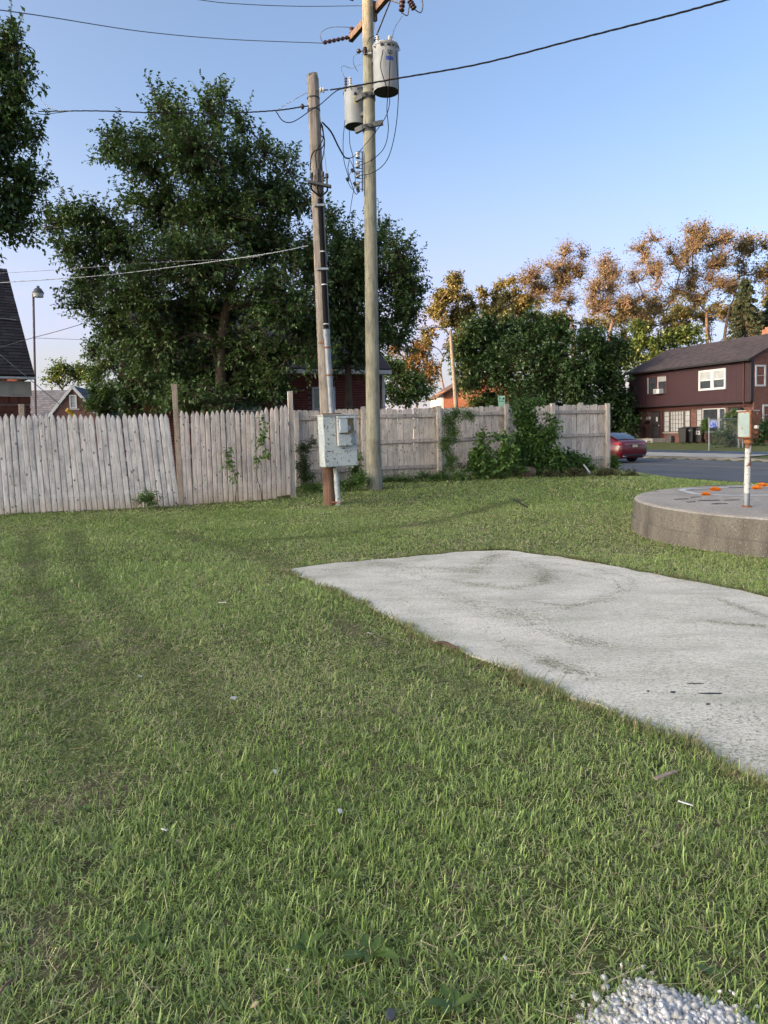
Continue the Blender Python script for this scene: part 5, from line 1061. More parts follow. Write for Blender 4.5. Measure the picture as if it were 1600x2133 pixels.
def tree(name, label, base, lobes, leafm, barkm, seed, subs=26, twigs=8, leaves=8, leaf=.085, twig=.42, trunk_r=.16, fork=1.8, upb=.35, cat='tree', group=None, trunk_pts=None, sub_r=.02, wr=.55, drop=.25, crown_name='crown', trunk_name='trunk', limb_r=None, twig_geo=True, shoots=0, fill=.45):
    g = np.random.default_rng(seed); base = np.array(base, float); root = empty(name, base, 0, label, cat, group); V = []; Q = []; off = 0
    def put(v, q):
        nonlocal off
        V.append(v); Q.append(q+off); off += len(v)
    cen = np.array([l[0] for l in lobes]); top = cen.mean(0)
    tp = [base-np.array([0, 0, .15]), base+np.array([0, 0, fork*.5])+g.normal(0, .04, 3)*trunk_r*4, base+np.array([0, 0, fork])] if trunk_pts is None else [np.array(p) for p in trunk_pts]
    m = MB(); pts = spline(tp, 6); m.tube(pts, list(np.linspace(trunk_r*1.12, trunk_r*.78, len(pts))), 12); forkp = np.array(pts[-1])
    LP, LD, LN = [], [], []
    vol = np.array([np.prod(l[1])**(1/3) for l in lobes]); wgt = (vol/vol.mean())**2
    skel = [np.array(p) for p in pts[len(pts)//2:]]; skr = [trunk_r*.8]*len(skel)
    order = sorted(range(len(lobes)), key=lambda i: np.linalg.norm(lobes[i][0]-forkp))
    for li in order:
        (c, r), w = lobes[li], wgt[li]
        # limb: grows from the nearest lower point of the skeleton so far
        K = np.array(skel); dv = c-K; dist = np.linalg.norm(dv, axis=1); cost = dist*(1+.9*np.clip(-(dv[:, 2])/(dist+1e-6), 0, 1))+.12*np.linalg.norm(K-forkp, axis=1); bi = int(np.argmin(cost))
        st = K[bi]; lr0 = min(skr[bi]*.72, limb_r*1.6 if limb_r else trunk_r*.5); span = np.linalg.norm(c-st)
        mid = (st+c)/2+np.array([0, 0, .10])*span+g.normal(0, .07, 3)*span
        if np.linalg.norm(c-st) > .05:
            L = np.array(spline([Vector(st), Vector(mid), Vector(c), Vector(c+r*np.array([.2, .1, .75])*g.uniform(-1, 1, 3)*np.array([1, 1, 0])+np.array([0, 0, r[2]*.7]))], 6)); lr = max(lr0, sub_r*1.2)
            skel += [np.array(p) for p in L[3:]]; skr += list(np.linspace(lr*.9, lr*.4, len(L)-3))
            m.tube([Vector(p) for p in L], list(np.linspace(lr, lr*.25, len(L))), 7)
        else: L = np.array([c, c+np.array([0, 0, r[2]*.5])])
        n = max(4, int(subs*w)); d = unit(g.normal(0, 1, (n, 3))); E = c+d*r*(g.random((n, 1))**fill)
        S = L[np.clip((len(L)*(.45+.5*g.random(n))).astype(int), 0, len(L)-1)]
        mid = (S+E)/2+g.normal(0, .12, (n, 3))*np.linalg.norm(E-S, axis=1)[:, None]; v, q = tubes_np(S, E, sub_r, sub_r*.35, mid); put(v, q)
        k = n*twigs; t = g.uniform(.3, 1.0, (k, 1)); s_ = np.repeat(S, twigs, 0); e_ = np.repeat(E, twigs, 0); mm_ = np.repeat(mid, twigs, 0)
        P = (1-t)**2*s_+2*t*(1-t)*mm_*1.0+t*t*e_
        out = unit(P-c); D = unit(out*.55+np.array([0, 0, upb])+g.normal(0, .6, (k, 3))); Lt = twig*g.uniform(.5, 1.3, (k, 1)); P2 = P+D*Lt
        if twig_geo: v, q = tubes_np(P, P2, sub_r*.3, sub_r*.15, None, 3); put(v, q)
        kk = k*leaves; u = np.tile(np.linspace(.12, 1, leaves), k)[:, None]; LPp = np.repeat(P, leaves, 0)+np.repeat(D*Lt, leaves, 0)*u
        side = unit(np.cross(np.repeat(D, leaves, 0), g.normal(0, 1, (kk, 3)))); ld = unit(np.repeat(D, leaves, 0)*.5+side*.8+np.array([0, 0, -drop]))
        LP.append(LPp+g.normal(0, .012, (kk, 3))); LD.append(ld); LN.append(unit(np.array([0, 0, 1.0])+g.normal(0, .55, (kk, 3))))
        if shoots:
            n = shoots; d = unit(g.normal(0, 1, (n, 3))*np.array([1, 1, .5])+np.array([0, 0, .9])); S = c+d*r*.85; Lt = g.uniform(.45, 1.0, (n, 1))*min(1.0, .55+r[2]*.4); D = unit(d*.5+np.array([0, 0, .75])+g.normal(0, .25, (n, 3)))
            v, q = tubes_np(S-D*.3, S+D*Lt, sub_r*.5, sub_r*.2, None, 3); put(v, q); kk = 17; u = np.tile(np.linspace(.05, 1, kk), n)[:, None]; Dr = np.repeat(D, kk, 0)
            side = unit(np.cross(Dr, g.normal(0, 1, (n*kk, 3)))); LP.append(np.repeat(S, kk, 0)+np.repeat(D*Lt, kk, 0)*u); LD.append(unit(Dr*.6+side*.8+np.array([0, 0, -drop]))); LN.append(unit(np.array([0, 0, 1.0])+g.normal(0, .55, (n*kk, 3))))
    m2 = m; tv = np.array([tuple(p) for p in m2.v]); 
    t_me = m2.mesh(trunk_name, barkm, True); o = link(trunk_name, t_me, None, root)
    t_me.transform(Matrix.Translation(Vector(-base)))
    P = np.concatenate(LP); Dd = np.concatenate(LD); Nn = np.concatenate(LN); ln = leaf*g.uniform(.6, 1.25, len(P))
    link(crown_name, leaf_mesh(crown_name, P-base, Dd, Nn, ln, wr, leafm), None, root)
    if V:
        bme = np_mesh('branches', np.concatenate(V)-base, np.concatenate(Q), None, barkm); tw_ = link('twigs', bme, None, root); tw_['kind'] = 'stuff'
    return root
# --- the big tree behind the fence
mb = [(350, 260, 36, 50), (335, 225, 16, 24), (445, 250, 26, 44), (458, 212, 10, 18), (500, 262, 20, 30), (395, 280, 36, 44), (550, 318, 34, 26), (596, 345, 26, 18), (300, 340, 62, 58), (245, 305, 30, 26), (225, 320, 16, 16), (400, 335, 85, 70), (495, 345, 50, 50), (540, 400, 62, 50), (615, 425, 48, 52), (460, 450, 105, 80), (330, 440, 90, 60), (180, 468, 68, 36), (118, 470, 36, 22), (245, 520, 75, 55), (160, 530, 48, 22), (400, 560, 120, 75), (560, 520, 90, 75), (290, 620, 85, 55), (190, 590, 50, 40), (165, 635, 42, 13), (240, 680, 45, 36), (430, 670, 120, 60), (575, 640, 95, 70), (330, 720, 85, 45), (500, 745, 105, 45), (330, 800, 78, 44), (460, 810, 95, 40), (570, 810, 34, 40), (650, 560, 45, 70), (640, 690, 50, 60), (590, 740, 50, 36), (400, 835, 110, 22), (660, 745, 34, 26)]
lobes = [lobe(x, y, 17.0, a*(1.1 if y > 440 else .95), b*(1.1 if y > 440 else .95), (a+b)*.6, dY=random.uniform(-1.0, .9) if a > 60 else random.uniform(-.6, .6)) for x, y, a, b in mb]
tb = at(458, 900, 17); tb.z = .2
tree('broadleaf_tree', 'large dark green leafy tree behind the leaning picket fence', tb, lobes, LF_MAIN, BARK, 11, subs=32, shoots=6, twigs=7, leaves=8, leaf=.106, twig=.42, trunk_r=.13, trunk_pts=[tb, at(460, 780, 17), at(467, 680, 17), at(480, 600, 17.1)])
# --- tree at the tall pole
mb = [(745, 540, 50, 55), (785, 510, 34, 42), (830, 545, 40, 40), (850, 585, 28, 50), (770, 600, 75, 60), (840, 650, 42, 50), (715, 620, 55, 75), (770, 690, 72, 48), (700, 700, 55, 48), (830, 715, 34, 20), (690, 480, 22, 40), (730, 755, 52, 22), (860, 640, 22, 20), (720, 530, 34, 45)]
lobes = [lobe(x, y, 18.6, a, b, (a+b)*.55, dY=random.uniform(-.6, .7)) for x, y, a, b in mb]
tb2 = at(728, 900, 18.8); tb2.z = .22
tree('broadleaf_tree', 'smaller dark leafy tree rising behind the two poles', tb2, lobes, LF_MAIN, BARK, 12, subs=30, shoots=5, twigs=7, leaves=8, leaf=.106, twig=.42, trunk_r=.11, fork=3.0)
# --- tree at the left edge
mb = [(28, 95, 36, 26), (10, 150, 50, 40), (50, 190, 28, 25), (20, 235, 46, 36), (60, 280, 36, 20), (5, 300, 40, 30), (20, 360, 40, 24), (65, 385, 32, 32), (20, 425, 55, 34), (30, 480, 42, 20), (-40, 470, 60, 40), (-60, 130, 70, 80), (-60, 280, 80, 80), (-70, 400, 70, 70)]
lobes = [lobe(x, y, 14.5, a, b, (a+b)*.55, dY=random.uniform(-.5, .5)) for x, y, a, b in mb]
tb3 = at(-190, 900, 15); tb3.z = .1
tree('broadleaf_tree', 'leafy branches of a tree reaching in at the left edge', tb3, lobes, LF_MAIN, BARK, 13, subs=22, shoots=4, twigs=7, leaves=7, leaf=.108, twig=.36, trunk_r=.16, fork=3.2)
# --- distant trees
def far_tree(name, label, px, Y, spec, leafm, barkm, seed, leaf=.3, subs=20, twigs=5, leaves=5, trunk_r=.25, fork=3, twig=.7, group='trees across the street', gzv=.1, base_px=None, **kw):
    gr = kw.pop('grow', 1.0); lobes = [lobe(x, y, Y, a*gr, b*gr, (a+b)*.5*gr, dY=random.uniform(-1, 1)*a*Y/F_PX*.5) for x, y, a, b in spec]; b = at(px, 893, Y); b.z = gzv
    if kw.pop('split', False): g_ = np.random.default_rng(seed+500); lobes = [(c+unit(g_.normal(0, 1, 3))*r*g_.uniform(.35, 1.0), r*g_.uniform(.38, .62)*np.array([1, 1, g_.uniform(.7, 1.3)])) for c, r in lobes for _ in range(4)]
    return tree(name, label, b, lobes, leafm, barkm, seed, subs=subs, twigs=twigs, leaves=leaves, leaf=leaf, twig=twig, trunk_r=trunk_r, fork=fork, sub_r=.065 if kw.get('branchy') else .045, twig_geo=kw.pop('branchy', False), wr=.7, group=group, **kw)
far_tree('broadleaf_tree', 'dark green tree behind the street light, left of the dense trio', 1010, 60, [(985, 730, 48, 55), (1010, 690, 45, 40), (1040, 770, 60, 70), (975, 790, 40, 45), (1060, 700, 45, 45), (1020, 840, 55, 30), (960, 740, 25, 40)], LF_DARK, BARK, 21, subs=62, twigs=8, leaves=6, leaf=.27)
far_tree('broadleaf_tree', 'tall dense dark green tree in the middle of the trio across the street', 1120, 57, [(1120, 690, 55, 45), (1090, 740, 50, 60), (1150, 750, 60, 65), (1130, 820, 75, 50), (1170, 690, 38, 36), (1080, 820, 40, 45)], LF_DARK, BARK, 22, subs=62, twigs=8, leaves=6, leaf=.27)
far_tree('broadleaf_tree', 'dark green tree just left of the maroon house', 1235, 55, [(1230, 720, 48, 40), (1260, 780, 52, 60), (1205, 790, 45, 60), (1280, 850, 40, 50), (1220, 860, 60, 40), (1285, 735, 28, 36), (1300, 880, 26, 28)], LF_DARK, BARK, 23, subs=62, twigs=8, leaves=6, leaf=.27)
far_tree('broadleaf_tree', 'low yellow-green tree peeking between dark trees and maroon roof', 1345, 78, [(1310, 740, 36, 30), (1350, 720, 40, 24), (1400, 705, 40, 26), (1330, 690, 28, 22), (1440, 700, 36, 22), (1370, 750, 50, 24)], LF_MID, BARK, 24, leaf=.32, subs=45, twigs=7)
far_tree('broadleaf_tree', 'round sunlit golden tree above the street light', 940, 84, [(940, 625, 42, 34), (915, 660, 34, 32), (970, 650, 38, 34), (945, 700, 42, 36), (890, 700, 20, 28)], LF_GOLD, BARKR, 25, leaf=.3, subs=20, twigs=7, fill=.6, grow=1.15, split=True)
far_tree('broadleaf_tree', 'sunlit tree between the golden tree and the bent elm', 1045, 86, [(1030, 630, 30, 22), (1065, 605, 28, 24), (1045, 655, 36, 26), (1085, 640, 26, 24)], LF_GOLD, BARKR, 26, leaf=.3, subs=17, twigs=7, fill=.7, grow=1.25, split=True)
far_tree('broadleaf_tree', 'bent sunlit elm with bare limbs above the dark trees', 1185, 84, [(1110, 585, 22, 16), (1125, 610, 26, 16), (1160, 600, 24, 18), (1190, 545, 20, 20), (1195, 580, 20, 16), (1150, 565, 16, 12), (1175, 640, 20, 14), (1210, 570, 14, 12)], LF_GOLD, BARKR, 27, leaf=.22, grow=1.5, subs=13, twigs=5, leaves=3, branchy=True, trunk_r=.22, fork=9.5, limb_r=.15, fill=.5, twig=1.25, upb=.55, trunk_pts=[at(1196, 893, 84), at(1195, 720, 84), at(1190, 660, 84)], split=True)
far_tree('broadleaf_tree', 'sunlit forked tree with red limbs left of the maroon roof', 1270, 80, [(1265, 560, 22, 22), (1245, 600, 26, 22), (1290, 595, 28, 24), (1350, 510, 24, 13), (1355, 545, 16, 20), (1325, 640, 30, 24), (1240, 640, 22, 20), (1280, 640, 26, 20), (1370, 580, 14, 24), (1360, 630, 26, 18)], LF_GOLD, BARKR, 28, leaf=.22, grow=1.5, subs=13, twigs=5, leaves=3, branchy=True, trunk_r=.2, fork=9, limb_r=.15, fill=.5, twig=1.25, upb=.55, trunk_pts=[at(1262, 893, 80), at(1268, 720, 80), at(1278, 660, 80)], split=True)
far_tree('broadleaf_tree', 'tallest sunlit tree with straight limbs behind the maroon roof', 1478, 82, [(1448, 490, 18, 16), (1440, 530, 22, 18), (1480, 510, 22, 16), (1420, 560, 20, 14), (1500, 545, 22, 18), (1460, 570, 26, 20), (1440, 610, 26, 18), (1510, 500, 14, 8), (1490, 600, 22, 16), (1400, 520, 12, 10)], LF_GOLD, BARKR, 29, leaf=.22, grow=1.5, subs=13, twigs=5, leaves=3, branchy=True, trunk_r=.2, fork=10, limb_r=.15, fill=.5, twig=1.25, upb=.55, trunk_pts=[at(1474, 893, 82), at(1474, 760, 82), at(1472, 650, 82)], split=True)
far_tree('broadleaf_tree', 'sunlit leaning tree at the right edge above the roof', 1530, 84, [(1550, 520, 22, 14), (1575, 505, 26, 22), (1590, 550, 24, 26), (1540, 560, 16, 14), (1600, 600, 22, 26), (1530, 600, 14, 20), (1620, 520, 26, 40)], LF_GOLD, BARKR, 30, leaf=.28, grow=1.4, subs=13, twigs=5, leaves=3, branchy=True, trunk_r=.18, fork=10, limb_r=.14, fill=.5, twig=1.25, upb=.55, trunk_pts=[at(1505, 893, 84), at(1508, 720, 84), at(1520, 640, 84)], split=True)
far_tree('broadleaf_tree', 'thin sunlit trees filling behind the forked tree', 1400, 92, [(1390, 640, 30, 20), (1410, 670, 34, 24), (1340, 680, 30, 20), (1510, 660, 28, 24), (1450, 670, 30, 18)], LF_GOLD, BARKR, 31, leaf=.3, subs=13, fill=.8, grow=1.2, split=True)
far_tree('broadleaf_tree', 'orange sunlit tree low behind the tall pole', 870, 80, [(870, 740, 34, 34), (845, 770, 30, 26), (895, 780, 30, 34), (820, 720, 22, 24), (860, 800, 36, 24)], leafmat('orange_lit_leaf', (.15, .10, .035), (.2, .125, .045), (.13, .10, .035), .3, .6), BARKR, 32, leaf=.3, subs=45)
far_tree('broadleaf_tree', 'light green small tree behind the board fence by the tall pole', 840, 30, [(830, 780, 34, 34), (865, 800, 30, 26), (815, 820, 30, 24), (850, 830, 40, 20), (810, 760, 16, 20), (885, 820, 20, 20)], LF_LT, BARK, 33, leaf=.13, twig=.35, subs=26, trunk_r=.1, fork=1.2, group=None)
far_tree('broadleaf_tree', 'yellow-lit tree between the big tree and the yard light', 215, 42, [(225, 690, 32, 36), (200, 730, 28, 30), (235, 750, 34, 40), (205, 775, 30, 24), (250, 700, 30, 40), (190, 660, 14, 14)], LF_MID, BARK, 34, leaf=.17, twig=.45, subs=30, group=None)
far_tree('broadleaf_tree', 'distant green tree above the grey-roofed house', 140, 60, [(130, 775, 28, 20), (165, 780, 30, 20), (115, 790, 20, 14), (195, 790, 26, 20)], LF_MID, BARK, 35, leaf=.22, subs=34, group=None)
far_tree('leafy_shrub', 'light green shrub beside the far gable behind the leaning fence', 215, 27, [(205, 825, 26, 22), (230, 815, 26, 28), (195, 845, 22, 16), (225, 850, 36, 18)], LF_LT, BARK, 36, leaf=.11, twig=.3, subs=30, trunk_r=.07, fork=.8, group=None, cat='shrub')
# ivy mass on the chimney house and shade shrubs under the big tree
far_tree('leafy_shrub', 'dark shrub under the big tree against the plum brick house', 320, 18.6, [(300, 790, 60, 60), (390, 805, 65, 50), (480, 800, 75, 55), (560, 815, 45, 44), (270, 830, 40, 40), (430, 760, 70, 50), (330, 730, 50, 50), (540, 760, 50, 40)], LF_DARK, BARK, 37, leaf=.10, twig=.3, subs=60, twigs=7, leaves=6, trunk_r=.06, fork=.6, group=None, cat='shrub')
LF_OLV = leafmat('olive_lit_leaf', (.09, .11, .032), (.16, .16, .05), (.25, .205, .07), .3, .6)
far_tree('broadleaf_tree', 'low olive tree closing the gap beneath the bent elm', 1110, 96, [(1070, 670, 44, 28), (1120, 660, 44, 30), (1160, 680, 40, 30), (1010, 680, 44, 30)], LF_OLV, BARKR, 46, leaf=.25, subs=18, twigs=6, leaves=5, split=True)
far_tree('broadleaf_tree', 'olive tree closing the gap left of the maroon roof peak', 1280, 98, [(1230, 690, 44, 30), (1290, 680, 44, 34), (1340, 665, 40, 30), (1310, 640, 30, 24)], LF_OLV, BARKR, 47, leaf=.25, subs=18, twigs=6, leaves=5, split=True)
far_tree('broadleaf_tree', 'olive tree low behind the maroon roof ridge', 1470, 98, [(1410, 660, 44, 30), (1470, 650, 44, 30), (1530, 660, 40, 30), (1440, 620, 30, 24), (1580, 650, 40, 40)], LF_OLV, BARKR, 48, leaf=.25, subs=18, twigs=6, leaves=5, split=True)
# spruce
def spruce(px, Y, ptop, hw, label):
    t, b = at(px, ptop, Y), at(px, 893, Y); b.z = .1; H = t.z-b.z; root = empty('spruce_tree', b, 0, label, 'tree'); g = np.random.default_rng(3); MB().tube([(0, 0, 0), (0, 0, H)], [.22, .03], 8).build('trunk', BARK, root)
    n = 420; z = H*(.2+.8*g.random(n)**.8); a = g.uniform(0, 6.28, n); Lb = (1-z/H)**.8*hw*Y/F_PX*2.1+.25; S = np.c_[np.zeros((n, 2)), z]; D = np.c_[np.cos(a), np.sin(a), -.25-.2*g.random(n)]; E_ = S+D*Lb[:, None]
    k = 26; u = g.uniform(.15, 1, (n*k, 1)); P = np.repeat(S, k, 0)*(1-u)+np.repeat(E_, k, 0)*u; d = unit(np.repeat(D, k, 0)*.6+g.normal(0, .4, (n*k, 3))+np.array([0, 0, -.5])); link('crown', leaf_mesh('crown', P, d, g.normal(0, 1, (n*k, 3)), .32, .35, LF_SPR), None, root)
    v, q = tubes_np(S, E_, .03, .012); link('branches', np_mesh('branches', v, q, None, BARK), None, root)
spruce(1552, 72, 578, 36, 'dark spruce with drooping boughs behind the maroon roof'); spruce(1605, 74, 620, 34, 'second dark spruce cut by the right edge')
far_tree('leafy_shrub', 'dark undergrowth below the dense trees left of the maroon house', 1260, 58, [(1190, 860, 40, 36), (1250, 870, 45, 36), (1300, 870, 36, 40), (1320, 840, 20, 50), (1120, 865, 50, 32), (1050, 865, 50, 28), (1330, 880, 20, 26)], LF_DARK, BARK, 45, leaf=.27, subs=60, twigs=7, leaves=6, trunk_r=.08, fork=.8, group=None, cat='shrub')
# shrub by the chain-link fence and right-hand yard
far_tree('leafy_shrub', 'tall green weeds growing through the chain-link fence', 1508, 42, [(1500, 915, 14, 18), (1515, 905, 16, 20), (1525, 920, 12, 14), (1490, 925, 8, 8)], LF_MID, BARK, 41, leaf=.12, twig=.35, subs=22, trunk_r=.03, fork=.3, group=None, cat='weeds')
far_tree('leafy_shrub', 'bright green bush in front of the second door', 1522, 46, [(1515, 872, 10, 8), (1528, 866, 10, 10), (1538, 880, 12, 14)], LF_LT, BARK, 42, leaf=.13, twig=.3, subs=16, trunk_r=.03, fork=.8, group=None, cat='shrub'); far_tree('leafy_shrub', 'dark bush at the right edge behind the rusted lamp box', 1590, 42, [(1585, 905, 16, 20), (1600, 890, 16, 26), (1575, 920, 14, 10)], LF_DARK, BARK, 43, leaf=.14, twig=.3, subs=24, trunk_r=.04, fork=.5, group=None, cat='shrub')
far_tree('leafy_shrub', 'small vine at the window beside the bins', 1470, 49, [(1468, 882, 6, 8), (1472, 892, 6, 8)], LF_LT, BARK, 44, leaf=.13, twig=.25, subs=12, trunk_r=.02, fork=1.0, group=None, cat='vine')
# ------------------------------------------------------------------ weeds and vines on the fences
def plant(name, label, Y, spec, seed, base_px, leaf=.06, subs=20, twigs=5, leaves=5, twig=.16, mat=LF_VINE, cat='plant', **kw):
    lobes = [lobe(x, y, Y, a, b, min(a, b)*.55 if kw.get('flat', True) else None) for x, y, a, b in spec]; kw.pop('flat', None); b = at(*base_px, Y); b.z = float(gz(b.x, b.y))
    return tree(name, label, b, lobes, mat, BARK, seed, subs=subs, twigs=twigs, leaves=leaves, leaf=leaf, twig=twig, trunk_r=.012, fork=.15, sub_r=.004, limb_r=.006, crown_name='foliage', trunk_name='stem', cat=cat, **kw)
plant('fence_sapling', 'slender leafy sapling climbing the board fence beside a post', 17.45, [(935, 880, 16, 22), (930, 925, 14, 30), (938, 965, 16, 22), (950, 862, 14, 10), (975, 870, 16, 12), (945, 905, 12, 22), (925, 990, 8, 8)], 51, (932, 1000), leaf=.045, subs=22, twigs=6)
plant('vine_thicket', 'sprawling broad-leaved vine low on the board fence', 17.6, [(1000, 960, 28, 30), (1010, 920, 14, 20), (1040, 975, 38, 26), (1000, 985, 26, 14), (1060, 945, 24, 22), (1050, 910, 16, 12), (980, 975, 12, 12), (1075, 985, 20, 12)], 52, (1030, 1000), leaf=.10, wr=.8, subs=18, twigs=4, leaves=4, twig=.2)
plant('bush', 'tall dense green bush smothering the board fence post', 18.1, [(1090, 870, 24, 24), (1085, 845, 16, 10), (1118, 845, 12, 12), (1100, 905, 32, 30), (1120, 935, 36, 28), (1085, 945, 30, 30), (1110, 970, 44, 20), (1145, 910, 18, 20), (1150, 880, 10, 20), (1155, 955, 22, 26)], 53, (1105, 990), leaf=.085, wr=.7, subs=30, twigs=6, leaves=5, twig=.2, mat=leafmat('bush_leaf', (.045, .10, .022), (.08, .155, .034), (.14, .235, .06), .3))
plant('weed_clump', 'low weedy clump at the far end of the board fence', 18.9, [(1185, 960, 24, 18), (1210, 965, 26, 14), (1180, 980, 26, 12), (1230, 978, 18, 9), (1160, 980, 16, 12)], 54, (1195, 990), leaf=.075, wr=.7, subs=22, twigs=5)
plant('vine', 'dark vine on the board fence just right of the picket panel', 16.6, [(632, 940, 12, 16), (630, 975, 12, 22), (640, 1000, 12, 12), (650, 925, 10, 6)], 55, (632, 1014), leaf=.05, subs=20, mat=LF_DARK, cat='vine'); plant('vine', 'vine beside the meter cabinet on the board fence', 17.0, [(738, 985, 9, 16), (740, 960, 6, 12), (735, 1002, 8, 8)], 56, (738, 1010), leaf=.09, wr=.8, subs=9, twigs=3, leaves=4, cat='vine')
plant('vine', 'left strand of vine hanging on the upright picket panel', 13.93, [(472, 942, 7, 8), (477, 958, 5, 8), (484, 972, 8, 7), (488, 990, 8, 12)], 57, (490, 1012), leaf=.075, wr=.8, subs=4, twigs=2, leaves=3, twig=.1, cat='vine'); plant('vine', 'right strand of vine hanging on the upright picket panel', 14.15, [(550, 885, 4, 10), (548, 905, 6, 14), (546, 925, 8, 14), (548, 948, 7, 12), (540, 960, 5, 8)], 58, (545, 1015), leaf=.08, wr=.8, subs=4, twigs=2, leaves=3, twig=.1, cat='vine')
plant('weeds', 'green weeds at the foot of the leaning picket panel', 13.3, [(300, 1046, 14, 6), (315, 1040, 8, 8)], 59, (302, 1060), leaf=.05, subs=14, twigs=4, cat='weeds'); plant('weeds', 'green weeds between the two poles at the fence foot', 15.6, [(735, 1012, 26, 8), (755, 1000, 12, 10), (700, 1016, 20, 6), (650, 1020, 24, 7)], 60, (730, 1020), leaf=.05, subs=26, twigs=4, cat='weeds')
plant('weeds', 'low weeds along the foot of the board fence', 17.3, [(810, 1002, 14, 5), (840, 1000, 22, 5), (880, 996, 20, 6), (915, 996, 16, 6), (960, 994, 18, 7)], 61, (880, 1004), leaf=.05, subs=22, twigs=4, cat='weeds'); plant('weeds', 'tuft of tall grassy weeds at the end post of the board fence', 20.0, [(1275, 965, 6, 12), (1278, 975, 8, 8)], 62, (1275, 985), leaf=.12, wr=.18, subs=20, twigs=4, cat='weeds')
plant('weeds', 'brownish cut weeds heaped before the fence end', 17.8, [(1150, 995, 30, 5), (1200, 992, 34, 6), (1260, 990, 34, 6), (1310, 992, 24, 4)], 63, (1200, 1000), leaf=.08, wr=.3, subs=26, twigs=4, cat='weeds', mat=leafmat('cut_weed', (.06, .065, .028), (.10, .095, .045), (.15, .13, .07), .2, .7))
# ------------------------------------------------------------------ small things
STK = wood('dead_stick', (.3, .25, .2), (.17, .13, .1), knots=False)
p0 = at(1093, 973, 17.9); lg = MB().tube([(-.25, 0, .0), (-.1, .02, .02), (.1, 0, .0), (.24, .03, -.02)], [.11, .14, .14, .12], 12).build('log', BARKR, None, smooth=True); lg.location = (p0.x, p0.y, float(gz(p0.x, p0.y))+.13); tag(lg, 'short brown log lying under the tall bush', 'log')
a, b = at(1216, 968, 18.6), at(1230, 986, 18.3); tag(MB().tube([a, b], .022, 7).build('stick', WHITE), 'pale stick poking out of the weeds by the fence end', 'stick')
a, b = onz(1365, 1622, .05), onz(1408, 1606, .05); st = MB().bar(a, b, .02, .008).build('wood_scrap', STK, bevel=.003); tag(st, 'grey scrap of wood in the grass near the slab edge', 'wood scrap')
a, b = onz(-10, 2085, .05), onz(28, 2040, .06); tag(MB().tube(spline([a, a.lerp(b, .5)+Vector((0, 0, .01)), b], 4), .0032, 7).build('twig', plain('reddish_twig', (.16, .09, .07), .8)), 'thin reddish twig in the lower left corner', 'twig')
a, b = onz(905, 1341, .035), onz(950, 1350, .035); tag(MB().tube(spline([a, a.lerp(b, .5)+Vector((0, .02, .015)), b], 4), .012, 6).build('twig', BARK), 'dark curled twig on the slab edge', 'twig')
a, b = onz(1070, 1040, .1), onz(1098, 1056, .08); tag(MB().tube([a, b], .014, 6).build('stick', BLK), 'thin dark stick in the lawn before the fence', 'stick')
def litter(px, py, w, h, mat, label, name='litter_scrap'):
    p = onz(px, py, .045); r = random.Random(int(px)); k = p.y/F_PX; n = 9
    pts = [(math.cos(6.28*i/n)*w*k*r.uniform(.4, 1.0)/2, math.sin(6.28*i/n)*h*k*r.uniform(.4, 1.0)) for i in range(n)]
    o = MB().prism(pts, 0, .004, 'z').build(name, mat); o.location = p; o.rotation_euler = (r.uniform(.2, .6), r.uniform(-.3, .3), r.uniform(0, 3)); o.location.z = float(gz(p.x, p.y))+.03; tag(o, label, 'litter', 'litter scraps in the grass')
PAPER = plain('white_paper', (.5, .51, .52), .7)
litter(708, 1681, 14, 8, PAPER, 'white paper scrap in the grass right of centre'); litter(572, 1598, 10, 7, PAPER, 'small white scrap in the mid lawn'); litter(343, 1716, 16, 12, PORC, 'crumpled pale scrap left of centre in the lawn'); litter(292, 1405, 12, 8, PORC, 'pale tan scrap in the left lawn'); litter(770, 1314, 14, 8, METERG, 'glassy scrap beside the slab left edge'); litter(487, 1450, 18, 7, PORC, 'pale leaf scrap in the middle left lawn'); litter(1430, 1670, 40, 8, PAPER, 'flattened white scrap below the slab'); litter(463, 1253, 26, 4, PORC, 'dry pale leaf in the far left lawn'); litter(1052, 1990, 8, 6, PAPER, 'tiny white scrap low in the picture centre'); litter(600, 2012, 12, 6, PORC, 'tiny pale scrap low on the left'); litter(1150, 1345, 3, 2, PORC, 'tiny crumb on the slab'); litter(530, 2085, 22, 6, TAN, 'tan dry leaf near the bottom edge')
cp = onz(812, 2116, .03); m = MB().lathe([(.011, 0), (.0125, .003), (.0125, .012), (.010, .013)], 18).build('bottle_cap', STEEL); m.location = (cp.x, cp.y, .03); m.rotation_euler = (.5, .3, 0); tag(m, 'pale bottle cap in the grass at the bottom edge', 'bottle cap')
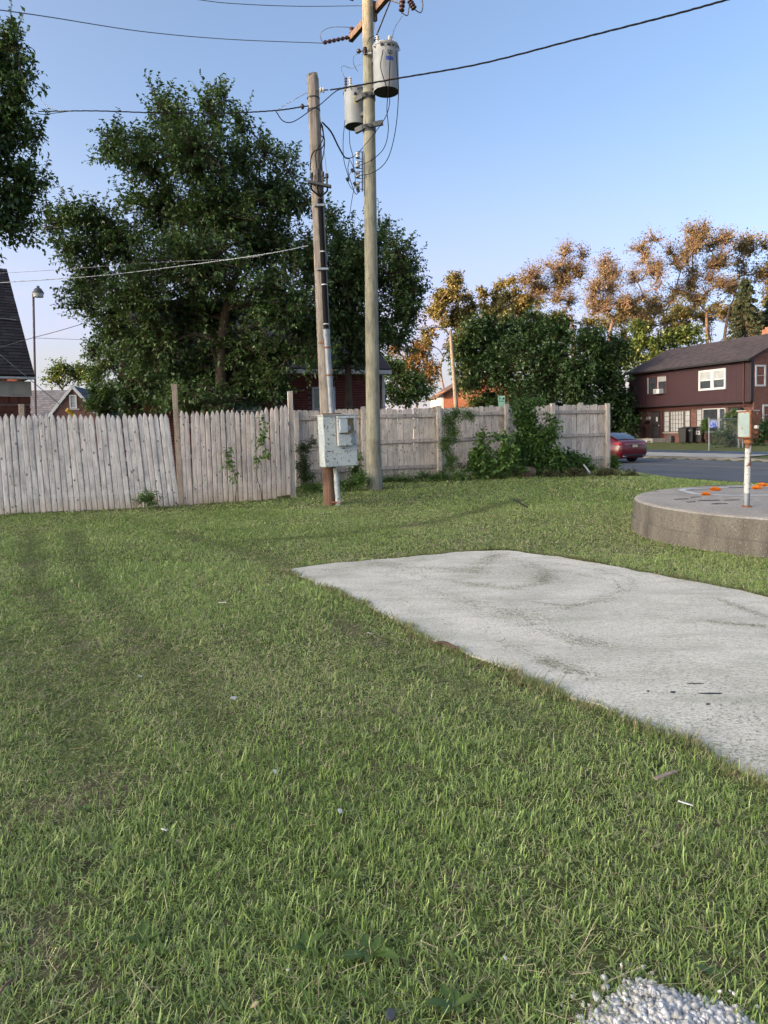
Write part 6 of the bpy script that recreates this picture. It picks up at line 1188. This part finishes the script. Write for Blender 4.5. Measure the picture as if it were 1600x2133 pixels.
def broadleaf(px, py, label, n=7, L=.09, seed=0, mat=LF_LT):
    p = onz(px, py, .0); g = np.random.default_rng(seed+int(px)); root = empty('broadleaf_weed', (p.x, p.y, float(gz(p.x, p.y))), 0, label, 'weed', 'broadleaf weeds in the lawn')
    for i in range(n):
        a = 6.28*i/n+g.uniform(-.3, .3); l = L*.62*g.uniform(.5, 1.25); w = l*.2; lift = g.uniform(.35, .8); v = []; f = []
        for k, (t, ww) in enumerate(((0, .25), (.2, .7), (.45, 1), (.7, .85), (.9, .45), (1, .05))):
            r_ = l*t; z = .012+l*(math.sin(lift)*t-.75*t*t*math.sin(lift)*.6); zz = ww*w*.25
            for s in (-1, 0, 1): v.append((r_*math.cos(a)-s*ww*w*math.sin(a)*(1+.12*math.sin(9*t+s)), r_*math.sin(a)+s*ww*w*math.cos(a), z+abs(s)*zz))
        for k in range(5):
            for s in (0, 1): f.append((k*3+s, k*3+s+1, (k+1)*3+s+1, (k+1)*3+s))
        MB().add(v, f).build('leaf', mat, root, smooth=True)
for (x, y, n, L, lab) in ((945, 2112, 6, .12, 'blue-green broadleaf weed at the bottom edge left of the white stones'), (310, 1805, 7, .07, 'light green broadleaf weed in the lower left lawn'), (300, 1965, 8, .10, 'dark spreading weed in the lower left lawn'), (705, 1830, 6, .06, 'small broadleaf weed in the lower middle lawn'), (390, 1225, 8, .1, 'pale rosette weed in the far left lawn'), (850, 2070, 4, .06, 'tiny weed near the bottom centre'), (775, 2000, 7, .14, 'upright bright grassy weed at the lower centre'), (1490, 2050, 6, .07, 'small weed right of the white stones'), (180, 1690, 6, .05, 'tiny rosette weed at the left'), (640, 1985, 7, .08, 'flat green weed low left of centre')):
    broadleaf(x, y, lab, n, L, seed=n)
# white stones in the lower right corner
def gravel():
    g = np.random.default_rng(9); base = MB(); ico = bmesh.new(); bmesh.ops.create_icosphere(ico, subdivisions=1, radius=1); bv = np.array([v.co[:] for v in ico.verts]); bf = np.array([[v.index for v in f.verts] for f in ico.faces]); ico.free()
    n = 3400; a = g.uniform(0, 6.283, n); r = np.sqrt(g.random(n))*np.where(g.random(n) < .06, 1.35, 1); x = GRAV[0]+.19*(r+g.normal(0, .06, n))*np.cos(a)*(1+.15*np.sin(3*a)); y = GRAV[1]+.165*r*np.sin(a)*(1+.12*np.sin(4*a+1)); z = gz(x, y)+.004+.026*(1-np.minimum(r, 1)**1.6)+g.uniform(-.006, .006, n)
    s = g.gamma(4, .0012, n)+.0015; V = []; Ff = []
    for i in range(n):
        q = bv*(1+g.normal(0, .24, (len(bv), 1)))*s[i]*g.uniform(.75, 1.25, 3); V.append(q+np.array([x[i], y[i], z[i]])); Ff.append(bf+i*len(bv))
    me = np_mesh('white_stones', np.concatenate(V), None, np.concatenate(Ff), STONE); tag(link('white_stones', me), 'patch of white crushed stones in the grass at the lower right', 'stones', kind='stuff')
gravel()
